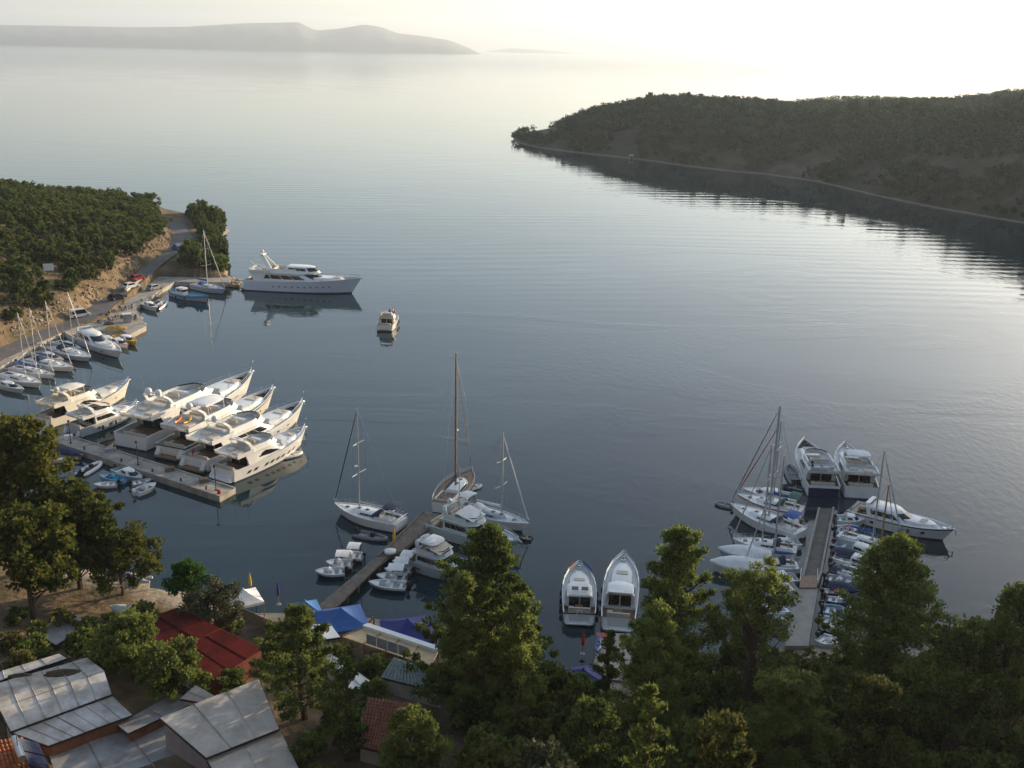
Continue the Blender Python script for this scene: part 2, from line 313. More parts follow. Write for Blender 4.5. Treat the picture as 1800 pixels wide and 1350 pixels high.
# distant mountains
def mountain(name, crest, D, depth, label, seed):
    me = MB(); xs = np.linspace(crest[0][0], crest[-1][0], 120); cy = np.interp(xs, [c[0] for c in crest], [c[1] for c in crest]); rows = 14; g = []
    for r in range(rows):
        u = r/(rows-1); y = D+depth*u; row = []
        for i, x in enumerate(xs):
            d = ray(x, cy[i]); yc = D+depth*.55; s = yc/d.y; zc = CAMH+s*d.z; xw = d.x*s*(y/yc)
            prof = math.sin(PI*min(1, u/1.1))**.75 if u < .55 else math.cos((u-.55)/.45*PI/2)
            prof = min(1., (u/.55)**.4) if u < .55 else prof
            rid = 1-.22*(1-prof)*abs(math.sin(i*.55+seed+u*3))-.12*(1-prof)*math.sin(i*.21+u*7)
            row.append((xw, y, max(-20, zc*prof*rid-6*(1-u))))
        g.append(row)
    me.loft(g, closed=False, caps=(False, False))
    tag(me.build(name, mat('mountain_rock', (.10, .11, .085), .95, .35, .002, .0), smooth=True), kind='structure', label=label)
mountain('mountain', [(-220, 52), (-100, 44), (0, 43), (120, 45), (240, 47), (330, 46), (430, 40), (525, 38), (545, 48), (556, 53), (600, 49), (640, 42), (668, 46), (700, 58), (740, 62), (790, 70), (825, 84), (850, 97)], 11000, 2600, 'broad hazy mountain ridge with a notch beyond the open sea', 1)
mountain('mountain', [(800, 98), (850, 91), (900, 84), (950, 87), (1000, 92), (1050, 95), (1120, 99)], 18500, 2500, 'faint low far mountain fading into the bright haze', 4)
# ------------------------------------------------------------------ quays, piers, road
def poly_struct(name, pts, z0, z1, m, label, kind='structure', cat=None):
    return tag(MB().prism([tuple(p[:2]) for p in pts], z0, z1).build(name, m), label=label, kind=kind, cat=cat)
Q1 = 1.05
quay_pts = wp((403, 496), (408, 488), (279, 483), (215, 512), (150, 545), (30, 592), (-60, 640), (-60, 678), (0, 645), (60, 610), (110, 584), (214, 580), (228, 588), (257, 573), (243, 551), (238, 541), (277, 513), (307, 495), z=Q1)
tag(MB().prism(quay_pts, -1.5, Q1).build('quay', CONC), kind='structure', label='concrete quay below the headland with a promontory and a short jetty')
def strip(name, left, right, m, label, dz=.06):
    me = MB(); me.loft([[tuple(p) for p in left], [tuple(p) for p in right]], closed=False, caps=(False, False))
    return tag(me.build(name, m), kind='structure', label=label)
RL = [(-60, 648), (0, 612), (35, 596), (103, 567), (153, 544), (193, 518), (235, 484), (273, 454), (300, 431), (305, 412), (290, 393)]
RR = [(-60, 676), (0, 636), (60, 606), (118, 580), (185, 553), (218, 524), (250, 497), (283, 466), (318, 441), (341, 421), (322, 391)]
RZ = [1.12, 1.12, 1.12, 1.12, 1.75, 2.15, 2.8, 3.4, 4.05, 4.45, 4.75]
lp = [W(x, y, z) for (x, y), z in zip(RL, RZ)]; rp_ = [W(x, y, z) for (x, y), z in zip(RR, RZ)]
rd = MB()
rd.loft([[(a+(b-a)*u)+Vector((0, 0, .12)) for u in (0, .25, .5, .75, 1)] for a, b in zip(lp, rp_)], closed=False, caps=(False, False))
base = MB()   # embankment under the road
base.loft([[a+Vector((0, 0, -3)), a+Vector((0, 0, .10)), b+Vector((0, 0, .10)), b+Vector((0, 0, -3))] for a, b in zip(lp, rp_)], closed=True)
tag(rd.build('road', ASPH), kind='structure', label='grey asphalt road curving from the quay round the headland')
tag(base.build('road_embankment', EARTH), kind='structure', label='earth bank carrying the headland road')
def wall_thing(name, a, b, z0, h, th, m, label, cat='wall'):
    a = Vector(a); b = Vector(b); d = (b-a).normalized(); n = Vector((-d.y, d.x, 0))*th/2
    o = MB(); pts = [a-n, b-n, b+n, a+n]
    o.loft([[(p.x, p.y, p.z+z0) for p in pts], [(p.x, p.y, p.z+h) for p in pts]])
    root = empty(name, a, 0, label, cat)
    w = o.build('masonry', m, root); w.location = -Vector(a)
    c = MB(); n2 = n*1.25; pts = [a-n2, b-n2, b+n2, a+n2]
    c.loft([[(p.x, p.y, p.z+h+.003) for p in pts], [(p.x, p.y, p.z+h+.1) for p in pts]]); c = c.build('coping', m, root); c.location = -Vector(a)
    return root
STUCCO = mat('cream_stucco', (.62, .50, .33), .9, .12, 1.2, .01)
wall_thing('retaining_wall', W(222, 523, 1.05), W(279, 483, 1.05), 0, 1.9, .5, STUCCO, 'sunlit cream retaining wall between the headland road and the quay', 'wall')
wall_thing('low_wall', W(-30, 606, 1.1), W(27, 588, 1.1), 0, 1.7, .5, mat('yellow_stucco', (.55, .38, .13), .9, .15, 1.2, .01), 'short ochre yellow wall at the foot of the scarp by the road', 'wall')
def pier(name, left, right, z, m, label, piles=None, pm=None, thick=.5, rim=None):
    l = [W(x, y, z) for x, y in left]; r = [W(x, y, z) for x, y in right]
    c = (l[0]+r[0])/2; c.z = 0
    root = empty(name, c, 0, label, 'pier')
    o = MB(); o.loft([[p-c for p in (a-Vector((0, 0, thick)), a, b, b-Vector((0, 0, thick)))] for a, b in zip(l, r)], closed=True)
    o.build('deck', m, root)
    if piles:
        for side in (l, r):
            for i in range(len(side)-1):
                n = max(1, int((side[i+1]-side[i]).length/piles))
                for k in range(n):
                    p = side[i].lerp(side[i+1], (k+.5)/n); q = p.lerp((l[i]+r[i])/2, .08)-c
                    MB().tube([(q.x, q.y, -2.5), (q.x, q.y, z-thick+.05)], .16, 7).build('pile', pm or DARK, root)
    if rim:
        for side, s in ((l, 1), (r, -1)):
            o = MB()
            for a, b in zip(side[:-1], side[1:]):
                d = (b-a).normalized(); n = Vector((d.y, -d.x, 0))*s*.12
                o.loft([[a-c+n*.1, a-c+n*2.2, a-c+n*2.2+Vector((0, 0, .16)), a-c+n*.1+Vector((0, 0, .16))], [b-c+n*.1, b-c+n*2.2, b-c+n*2.2+Vector((0, 0, .16)), b-c+n*.1+Vector((0, 0, .16))]])
            o.build('edge_beam', rim, root)
    return root, l, r
PA, pal, par = pier('concrete_pier', [(-40, 722), (25, 737), (60, 746), (414, 858)], [(-40, 742), (20, 752), (56, 765), (386, 874)], .8, CONC, 'long pale concrete pier behind the sterns of the big yachts', thick=2.6, rim=CONC)
for u in (.12, .3, .5, .66, .8, .92):
    p = pal[2].lerp(pal[3], u)-PA.location; q = par[2].lerp(par[3], u)-PA.location; c = p.lerp(q, .75)
    MB().lathe([(.14, 0), (.1, .25), (.2, .4), (.05, .46)], 8, (c.x, c.y, .8)).build('bollard', DARK, PA)
for u in (.22, .58, .955):
    p = pal[2].lerp(pal[3], u); q = par[2].lerp(par[3], u); c = p.lerp(q, .6); c.z = .8
    r = empty('lamp_post', c, 0, 'slim dark lamp post on the concrete pier', 'lamp post', 'lamp posts along the concrete pier')
    MB().tube([(0, 0, 0), (0, 0, 3.4)], [.07, .05], 6).build('post', DARK, r); MB().lathe([(.05, 3.4), (.22, 3.5), (.18, 3.75), (.03, 3.8)], 8).build('lantern', DARK, r); MB().lathe([(.2, 0), (.2, .12), (.08, .2)], 8).build('base', DARK, r)
pe = pal[3].lerp(par[3], .75).lerp(par[2], .02); tag(MB().lathe([(.28, 0), (.3, .3), (.24, .55), (.05, .6)], 10).build('mooring_buoy', RED), 'round red buoy at the outer end of the concrete pier', 'buoy').location = (pe.x, pe.y, .8)
PB, _, _ = pier('wooden_pier', [(555, 1068), (663, 977)], [(581, 1076), (683, 977)], 1.0, WOODP, 'narrow wooden footbridge pier running out from the beach', 2.6, WOODP, .25)
PB2, _, _ = pier('timber_platform', [(662, 978), (678, 964), (743, 899)], [(686, 978), (702, 973), (784, 905)], 1.05, WOODP, 'wide brown timber pier head where the sailing boats moor', 3.2, WOODP, .3, rim=WOODP)
PD, _, _ = pier('concrete_jetty', [(1040, 1190), (1052, 1112)], [(1108, 1198), (1116, 1114)], .7, CONC, 'short concrete jetty astern of the two motor cruisers', thick=2.5)
PE_, pel, per = pier('floating_pontoon', [(1402, 1028), (1411, 1007), (1438, 893)], [(1438, 1028), (1445, 1007), (1467, 893)], .75, mat('pontoon_deck', (.095, .088, .078), .9, .25, .8, .01, stretch=(1, 1, 1)), 'dark floating pontoon running between two rows of moored boats', thick=.6, rim=mat('pontoon_edge', (.27, .26, .24), .8, .2, 1.2))
PF, pfl, pfr = pier('concrete_jetty', [(1380, 1135), (1399, 1034)], [(1421, 1135), (1438, 1034)], .95, mat('concrete_pale', (.27, .255, .23), .9, .15, .7, .01), 'pale concrete jetty leading out to the dark floating pontoon', thick=2.6)
gw = [W(1405, 1034, 1.0), W(1436, 1034, 1.0), W(1436, 1013, .82), W(1407, 1013, .82)]
g0 = empty('gangway', gw[0], 0, 'short brown ramp linking the pale jetty to the floating pontoon', 'gangway')
MB().slab([p-gw[0]+Vector((0, 0, .1)) for p in gw], .08).build('ramp', mat('ramp_wood', (.24, .16, .105), .8, .2, 2, .005), g0)
for a, b in ((gw[0], gw[3]), (gw[1], gw[2])):
    a = a-gw[0]; b = b-gw[0]; MB().tube([a+Vector((0, 0, .1)), a+Vector((0, 0, 1)), b+Vector((0, 0, 1)), b+Vector((0, 0, .1))], .035).build('handrail', STEEL, g0)
# ------------------------------------------------------------------ boats
class Hull:
    def __init__(s, L, B, fs, fb, sw=.85, fine=2.4, rake=None, sh=1.7, tb=.42, f0=.05, f1=.5, rise=0.):
        s.L, s.B, s.fs, s.fb, s.sw, s.fine, s.sh, s.tb, s.f0, s.f1, s.rise = L, B, fs, fb, sw, fine, sh, tb, f0, f1, rise
        s.rake = rake if rake is not None else .09*L
    def half(s, t):
        b = s.B/2*(s.sw+(1-s.sw)*math.sin(min(t/s.tb, 1)*PI/2))
        if t > s.tb: b *= max(.015, 1-((t-s.tb)/(1-s.tb))**s.fine)
        return b
    def sheer(s, t): return s.fs+(s.fb-s.fs)*t**s.sh + s.rise*max(0, (.25-t)/.25)**2
    def pt(s, t, lv, side=1):
        b = s.half(t)*(1-(s.f0+s.f1*t*t)*(1-lv))
        return (t*s.L-s.rake*(1-lv)*t**3, side*b, lv*s.sheer(t))
    def section(s, t, dr=.7):
        top = [s.pt(t, lv) for lv in (1, .7, .4, .12, 0)]
        x0, y0, _ = top[-1]; low = [(x0-.1*t**4, y0*.8, -.6*dr), (x0-.2*t**4, 0., -dr)]
        h = top+low
        return h+[(x, -y, z) for x, y, z in reversed(h[:-1])]
    T = [0, .06, .14, .24, .34, .44, .54, .63, .71, .78, .84, .89, .93, .96, .985, 1.]
    def shell(s, root, m, name='hull', dr=.7):
        o = MB(); o.loft([s.section(t, dr) for t in s.T], closed=False, caps=(True, True)); s.obj = o.build(name, m, root, True); return s.obj
    def deck(s, root, m, t0=0., t1=1., drop=.25, name='deck', inset=.99, zfix=None):
        o = MB(); R = []
        for t in [t0]+[q for q in s.T if t0 < q < t1]+[t1]:
            z = zfix if zfix is not None else s.sheer(t)-drop
            lv = z/s.sheer(t); x, y, _ = s.pt(t, lv); R.append([(x, -y*inset, z), (x, 0, z+.02*s.B*(1 if zfix is None else 0)), (x, y*inset, z)])
        o.loft(R, closed=False, caps=(False, False)); return o.build(name, m, root)
    def gunwale(s, root, m, w=.14, h=.06, t0=0., name='gunwale'):
        o = MB()
        for sd in (1, -1):
            R = []
            for t in [t0]+[q for q in s.T if q > t0]:
                x, y, z = s.pt(t, 1); yi = max(0, y-w); R.append([(x, sd*(y+.02), z-.05), (x, sd*(y+.02), z+h), (x, sd*yi, z+h), (x, sd*yi, z-.05)])
            o.loft(R)
        return o.build(name, m, root)
    def stripe(s, root, m, lv0=.0, lv1=.13, name='boot_stripe', t0=0., t1=1.):
        o = MB()
        for sd in (1, -1):
            R = []
            for t in [t0]+[q for q in s.T if t0 < q < t1]+[t1]:
                a = s.pt(t, lv0, sd); b = s.pt(t, lv1, sd); e = .018*sd; R.append([(a[0], a[1]+e, a[2]), (b[0], b[1]+e, b[2])])
            o.loft(R, closed=False, caps=(False, False))
        if t0 == 0: a = s.pt(0, lv0); b = s.pt(0, lv1); o.quad((-.018, -a[1], a[2]), (-.018, a[1], a[2]), (-.018, b[1], b[2]), (-.018, -b[1], b[2]))
        return o.build(name, m, getattr(s, 'obj', root))
    def rail(s, root, m, t0, t1=1., h=.75, r=.03, name='bow_rail', step=1.6, bow=True):
        o = MB()
        ts = np.linspace(t0, t1, max(4, int((t1-t0)*s.L/step)))
        P = []
        for t in ts:
            x, y, z = s.pt(t, 1); P.append((x-.05, max(.08, y-.1), z))
        for sd in (1, -1):
            o.tube([(x, sd*y, z+h) for x, y, z in P], r, 4)
            o.tube([(x, sd*y, z+h*.5) for x, y, z in P], r*.6, 4)
            for x, y, z in P: o.tube([(x, sd*y, z), (x, sd*y, z+h)], r*.8, 4)
        x, y, z = P[-1 if bow else 0]; o.tube([(x, -y, z+h), (x, y, z+h)], r, 4)
        return o.build(name, m, root)
    def hullwin(s, root, t, lv, w, h, m=GLASS, sides=(1, -1), name='porthole', skew=0.):
        for sd in sides:
            def q(dt, dl):
                x, y, z = s.pt(t+dt, lv+dl, sd); return (x, y+.02*sd, z)
            dt = w/s.L/2; dl = h/s.sheer(t)/2
            MB().add([q(-dt-skew, -dl), q(dt-skew, -dl), q(dt+skew, dl), q(-dt+skew, dl)], [(0, 1, 2, 3)]).build(name, m, getattr(s, 'obj', root))
    def fender(s, root, ts, sides=(1, -1), m=FEND, r=.16, l=.8):
        for sd in sides:
            for t in ts:
                x, y, z = s.pt(t, .75, sd); y += sd*(r+.02); zt = z
                MB().lathe([(.03, 0), (r, -.12), (r, -l+.12), (.03, -l)], 7, (x, y, zt)).build('fender', m, root)
class Cabin:                              # tapered deckhouse with a rounded, raked nose; windows follow its sides
    def __init__(s, x0, x1, w, z0, z1, rf=.8, ra=.0, tw=.85, nose=.35, pw=2.4, nf=.3):
        s.__dict__.update(x0=x0, x1=x1, w=w, z0=z0, z1=z1, rf=rf, ra=ra, tw=tw, nose=nose, pw=pw, nf=nf)
    def at(s, q, v, side=1, off=0.):
        x = s.x0+(s.x1-s.x0)*q; y = s.w/2
        if q > 1-s.nose: y *= 1-((q-1+s.nose)/s.nose)**s.pw*(1-s.nf)
        xt = s.x0+s.ra+(s.x1-s.rf-s.x0-s.ra)*q; yt = y*s.tw
        X = x+(xt-x)*v; Y = y+(yt-y)*v
        return (X+off*(q if q > .9 else 0), side*(Y+off), s.z0+(s.z1-s.z0)*v)
    QS = [0, .15, .3, .45, .58, .68, .76, .83, .89, .94, .975, 1.]
    def ring(s, v, off=0., z=None):
        r = [s.at(q, v, -1, off) for q in s.QS]+[s.at(q, v, 1, off) for q in reversed(s.QS)]
        return [(x, y, z if z is not None else zz) for x, y, zz in r]
    def body(s, root, m, name='cabin', crown=.08):
        o = MB(); top = s.ring(1); cx = (s.x0+s.x1-s.rf)/2
        r2 = [(cx+(x-cx)*.93, y*.9, z+crown) for x, y, z in top]
        o.loft([s.ring(0), s.ring(.5), top, r2]); s.obj = o.build(name, m, root, True); return s.obj
    def wall(s, root, m, name='coaming', th=.12):
        o = MB(); a, b = s.ring(0), s.ring(1); c = s.ring(1, -th); d = s.ring(0, -th)
        o.loft([a, b, c, d], caps=(False, False)); s.obj = o.build(name, m, root); return s.obj
    def window(s, root, q0, q1, v0, v1, sides=(1, -1), n=1, gap=.012, m=GLASS, name='window', taper=0.):
        for sd in sides:
            for k in range(n):
                a = q0+(q1-q0)*k/n+(gap if k else 0); b = q0+(q1-q0)*(k+1)/n; o = MB(); R = []
                for j in range(5):
                    q = a+(b-a)*j/4; f = (q-q0)/(q1-q0); vt = v1-(v1-v0)*taper*abs(2*f-1)**2; vb = v0+(v1-v0)*taper*.5*max(0, 1-2*f)**2
                    R.append([s.at(q, vb, sd, .025), s.at(q, vt, sd, .025)])
                o.loft(R, closed=False, caps=(False, False)); o.build(name, m, getattr(s, 'obj', root))
    def windshield(s, root, qa=.78, v0=.35, v1=.92, m=GLASS, name='windshield'):
        o = MB(); qs = [q for q in s.QS if q >= qa]; path = [(q, -1) for q in qs]+[(q, 1) for q in reversed(qs)]
        R = []
        for q, sd in path:
            a = s.at(q, v0, sd, .02); b = s.at(q, v1, sd, .02); R.append([(a[0]+.03*q, a[1], a[2]), (b[0]+.03*q, b[1], b[2])])
        o.loft(R, closed=False, caps=(False, False)); o.build(name, m, getattr(s, 'obj', root))
def boat_root(name, stern, bow, zb, label, cat, zs=.3, group=None, back=0.):
    s = W(*stern, zs); b = W(*bow, zb); s.z = 0; d = Vector((b.x-s.x, b.y-s.y, 0)); L = d.length
    r = empty(name, s, math.atan2(d.y, d.x), label, cat, group); return r, L
def radar_arch(root, x, w, z, h, m, lean=-.6, th=.28):
    o = MB(); P = [(x, -w/2, z), (x+lean*.6, -w/2*.95, z+h*.7), (x+lean, -w/2*.75, z+h), (x+lean, w/2*.75, z+h), (x+lean*.6, w/2*.95, z+h*.7), (x, w/2, z)]
    R = []
    for i, p in enumerate(P): R.append([(p[0]-th, p[1]*1.02, p[2]), (p[0]+th, p[1]*1.02, p[2]), (p[0]+th, p[1]*.92, p[2]-.12*(1 if 1 <= i <= 4 else 0)), (p[0]-th, p[1]*.92, p[2]-.12*(1 if 1 <= i <= 4 else 0))])
    o.loft(R); radar_arch.obj = o.build('radar_arch', m, root); return x+lean, z+h
def seats(root, x0, x1, w, z, m=CUSH, table=True):
    o = MB(); o.box(x0, x0+.7, -w/2, w/2, z, z+.45); o.box(x0, x0+.2, -w/2, w/2, z+.45, z+.85); o.box(x0+.7, x1, w/2-.6, w/2, z, z+.45); o.build('sofa', m, root)
    if table: MB().box((x0+x1)/2-.1, (x0+x1)/2+.7, -w*.15, w*.2, z+.55, z+.62).lathe([(.06, 0), (.06, .56)], 6, ((x0+x1)/2+.3, 0, z)).build('table', TEAK, root)
def flag(root, x, z, h, m, w=.7):
    MB().tube([(x, 0, z), (x-.25, 0, z+h)], .025, 4).build('flagstaff', STEEL, root)
    o = MB(); o.loft([[(x-.1-.3*k/4*w*2.2, .06*math.sin(k*1.4), z+h*(.95-.05*k)), (x-.06-.3*k/4*w*2.2, .06*math.sin(k*1.4), z+h*(.5-.09*k))] for k in range(5)], closed=False, caps=(False, False)); o.build('flag', m, root)
def motor_yacht(label, stern, bow, zb=3., name='motor_yacht', beam=None, cat='yacht', hullm=WHITE, top=WHITE, fs=None, fly=True, hardtop=None, arch=True, domes=0, platform=True, ports=6, portw=.7, porth=.28, portskew=0., fend=(), fsides=(-1,), deckm=WHITE, cab=(.17, .78), swoosh=False, upper=True, wing=True, stripe=BOOT, foredark=False, bowflag=None, cabmat=None, sheerline=None, canvas=None, zs=.3, rake=None, sternflag=None, aftopen=True, mast=0):
    root, L = boat_root(name, stern, bow, zb, label, cat, zs)
    k = (L/26)**.55; B = beam or L*.225+.6; fs = fs or 1.75*k
    h = Hull(L, B, fs, zb, .9, 2.7, rake, 2.1, .45, .05, .5)
    h.shell(root, hullm); cz = fs-.75*k
    if stripe: h.stripe(root, stripe, 0, .09)
    if sheerline: h.stripe(root, sheerline, .86, .97, 'sheer_stripe')
    bul = .42*k; td = .21
    h.deck(root, deckm, td, 1., bul); h.deck(root, TEAK, 0., td, 0, 'cockpit_sole', zfix=cz)
    x, y, _ = h.pt(td, .8); MB().box(x-.04, x+.02, -y*.97, y*.97, cz, h.sheer(td)-bul).build('bulkhead', top, root)
    h.gunwale(root, top, .16*k)
    h.rail(root, STEEL, .5, .985, .7*k, .032)
    dz = h.sheer(.4)-bul; ch = 2.05*k
    c = Cabin(cab[0]*L, cab[1]*L, B*.84, dz-.1, dz+ch, rf=.22*L, ra=.0, tw=.86, nose=.42, pw=2.3, nf=.25)
    cm = cabmat or top; c.body(root, cm)
    if swoosh: c.window(root, .22, .66, .36, .8, n=1, taper=.85); c.window(root, .70, .84, .42, .78, n=1, taper=.6)
    else: c.window(root, .06, .72, .42, .82, n=4)
    c.windshield(root, .8, .34, .9)
    # glass doors to the cockpit
    for sd in (1, -1): MB().box(cab[0]*L-.04, cab[0]*L-.01, min(sd*.06, sd*B*.3), max(sd*.06, sd*B*.3), cz+.1, dz+ch*.86).build('door', GLASS, root)
    if aftopen: seats(root, .03*L, .03*L+1.9*k, B*.62, cz)
    uz = dz+ch+.06
    if fly:
        a = Cabin(.055*L if upper else cab[0]*L-.4, .57*L, B*.86, uz-.02, uz+.2*k, rf=.02*L, tw=1.01, nose=.3, pw=2., nf=.45); a.body(root, top, 'upper_deck', .02)
        f = Cabin(.2*L, .56*L, B*.8, uz+.2*k, uz+1.05*k, rf=.03*L, ra=.3, tw=.93, nose=.42, pw=2., nf=.35); f.wall(root, top, 'flybridge_coaming', .14)
        f.windshield(root, .7, .62, 1.28, m=mat('smoked_screen', (.05, .06, .07), .08, .1), name='wind_screen')
        seats(root, .25*L, .25*L+2.2*k, B*.5, uz+.22*k)
        MB().box(.41*L, .41*L+.6, -B*.08, B*.3, uz+.2*k, uz+.85*k).build('helm_console', top, root)
        MB().box(.36*L, .36*L+.55, -B*.02, B*.27, uz+.22*k, uz+.62*k).box(.36*L, .36*L+.15, -B*.02, B*.27, uz+.62*k, uz+1.05*k).build('helm_seat', CUSH, root)
        if upper:
            q = Cabin(.05*L, .24*L, B*.87, uz+.1*k, uz+.72*k, rf=0, ra=-.1, tw=1.02, nose=.05, nf=.97); q.wall(root, top, 'aft_bulwark', .12)
            MB().box(.09*L, .09*L+1.5*k, -B*.3, -B*.08, uz+.21*k, uz+.62*k).box(.13*L, .13*L+1.2*k, B*.06, B*.28, uz+.21*k, uz+.6*k).build('sun_lounger', CUSH, root)
            MB().tube([(.05*L-.1, -B*.43, uz+.95*k), (.05*L-.1, B*.43, uz+.95*k)], .03, 4).build('aft_rail', STEEL, root)
        if wing:
            for sd in (1, -1):
                o = MB(); o.loft([[(cab[0]*L-.05, sd*B*.415, cz+.2), (cab[0]*L+.06*L, sd*B*.415, cz+.2), (cab[0]*L+.1*L, sd*B*.415, uz), (cab[0]*L-.045*L, sd*B*.415, uz)], [(cab[0]*L-.05, sd*B*.395, cz+.2), (cab[0]*L+.06*L, sd*B*.395, cz+.2), (cab[0]*L+.1*L, sd*B*.395, uz), (cab[0]*L-.045*L, sd*B*.395, uz)]]); o.build('side_wing', top, root)
        az = uz+.95*k
        if arch:
            ax, at = radar_arch(root, .24*L, B*.74, uz+.6*k, 1.7*k, top, -.05*L)
            o = MB(); o.box(ax-.12, ax+.12, -.75*k, .75*k, at+.22*k, at+.36*k).lathe([(.12, -.02), (.12, .25*k)], 6, (ax, 0, at)); o.build('radar', top, radar_arch.obj)
            for j in range(domes): MB().ball((ax-.1, (j-(domes-1)/2)*1.7*k, at+.42*k), .52*k, 10).build('radome', top, radar_arch.obj)
            for sd in (1, -1): MB().tube([(ax, sd*B*.26, at), (ax-.3, sd*B*.27, at+2.6*k)], [.03, .012], 4).build('antenna', top, radar_arch.obj)
        if hardtop:
            ht = Cabin(.24*L, .45*L, B*.66, uz+2.35*k, uz+2.47*k, rf=.04*L, ra=.1, tw=.94, nose=.4, nf=.55); ht.body(root, hardtop, 'hardtop', .1)
            for q in (.26, .40):
                for sd in (1, -1): MB().tube([(q*L, sd*B*.33, uz+.9*k), (q*L+.1, sd*B*.29, uz+2.4*k)], .05, 5).build('hardtop_post', top, root)
        if canvas:
            o = MB(); o.loft([[(.34*L+.20*L*u, sd*B*.36*(1-.1*u), uz+(1.9-1.0*u)*k+.1*math.cos(sd*1.5)) for sd in (-1, -.5, 0, .5, 1)] for u in (0, .33, .66, 1)], closed=False, caps=(False, False)); o.build('canvas_cover', canvas, root)
    else:
        if hardtop:
            ht = Cabin(cab[0]*L-.03*L, (cab[0]+.3)*L, B*.72, dz+ch+.02, dz+ch+.14, rf=.05*L, tw=.9, nose=.4, nf=.5); ht.body(root, hardtop, 'hardtop', .12)
        if arch: radar_arch(root, cab[0]*L+.3, B*.8, dz+.2, ch+.3*k, top, -.04*L)
    # foredeck
    fz = h.sheer(.78)-bul; fo = Cabin((cab[1]-.2)*L, .90*L, B*.66, fz-.3, fz+.7*k, rf=.08*L, tw=.84, nose=.55, nf=.3); fo.body(root, cm, 'trunk_cabin', .03)
    MB().box((cab[1]-.04)*L, (cab[1]+.02)*L, -B*.16, B*.16, fz+.74*k, fz+.84*k).build('sunpad', CUSH, root)
    bz = h.sheer(.92)-bul+.03; MB().box(.89*L, .925*L, -.35*k, .35*k, bz, bz+.3*k).lathe([(.16, .1), (.2, .5*k), (.1, .55*k)], 8, (.94*L, .0, bz)).build('windlass', DARK if foredark else STEEL, root)
    if foredark: h.deck(root, DARK, .84, .985, bul-.03, 'dark_foredeck')
    MB().tube([(L*.965, 0, zb-.1), (L+.25, 0, zb-.15), (L+.2, 0, zb-.75)], [.1, .09, .07], 5).build('anchor', STEEL, root)
    if bowflag: MB().tube([(L*.985, 0, zb), (L*1.0, 0, zb+1.5*k)], .03, 4).ball((L*1.0, 0, zb+1.5*k), .1, 6).build('bow_staff', bowflag, root)
    for i in range(ports):
        t = .26+.5*i/max(1, ports-1); h.hullwin(root, t, .52, portw, porth, skew=portskew)
    if fend: h.fender(root, fend, fsides)
    if platform:
        w = h.half(0); o = MB(); o.prism([(-1.15*k, -w*.72), (-.9*k, -w*.88), (.05, -w*.93), (.05, w*.93), (-.9*k, w*.88), (-1.15*k, w*.72)], .22, .38*k+.1); o.build('swim_platform', TEAK if platform != 'white' else top, root)
        for sd in (1, -1):
            o = MB()
            for j in range(4): o.box(-.75*k+.2*k*j, -.012, min(sd*w*.62, sd*w*.88), max(sd*w*.62, sd*w*.88), .38*k+.1+(.25*k*j), .38*k+.1+.25*k*(j+1))
            o.build('stern_steps', top, root)
        MB().box(-.05, -.012, -w*.5, w*.5, .38*k+.25, fs*.85).build('garage_door', top if hullm is WHITE else hullm, root)
    if sternflag: flag(root, .01*L, fs, 1.6*k, sternflag)
    if mast: MB().tube([(.3*L, 0, uz), (.3*L, 0, uz+mast)], [.09, .05], 6).build('mast', ALU, root)
    return root, L, h
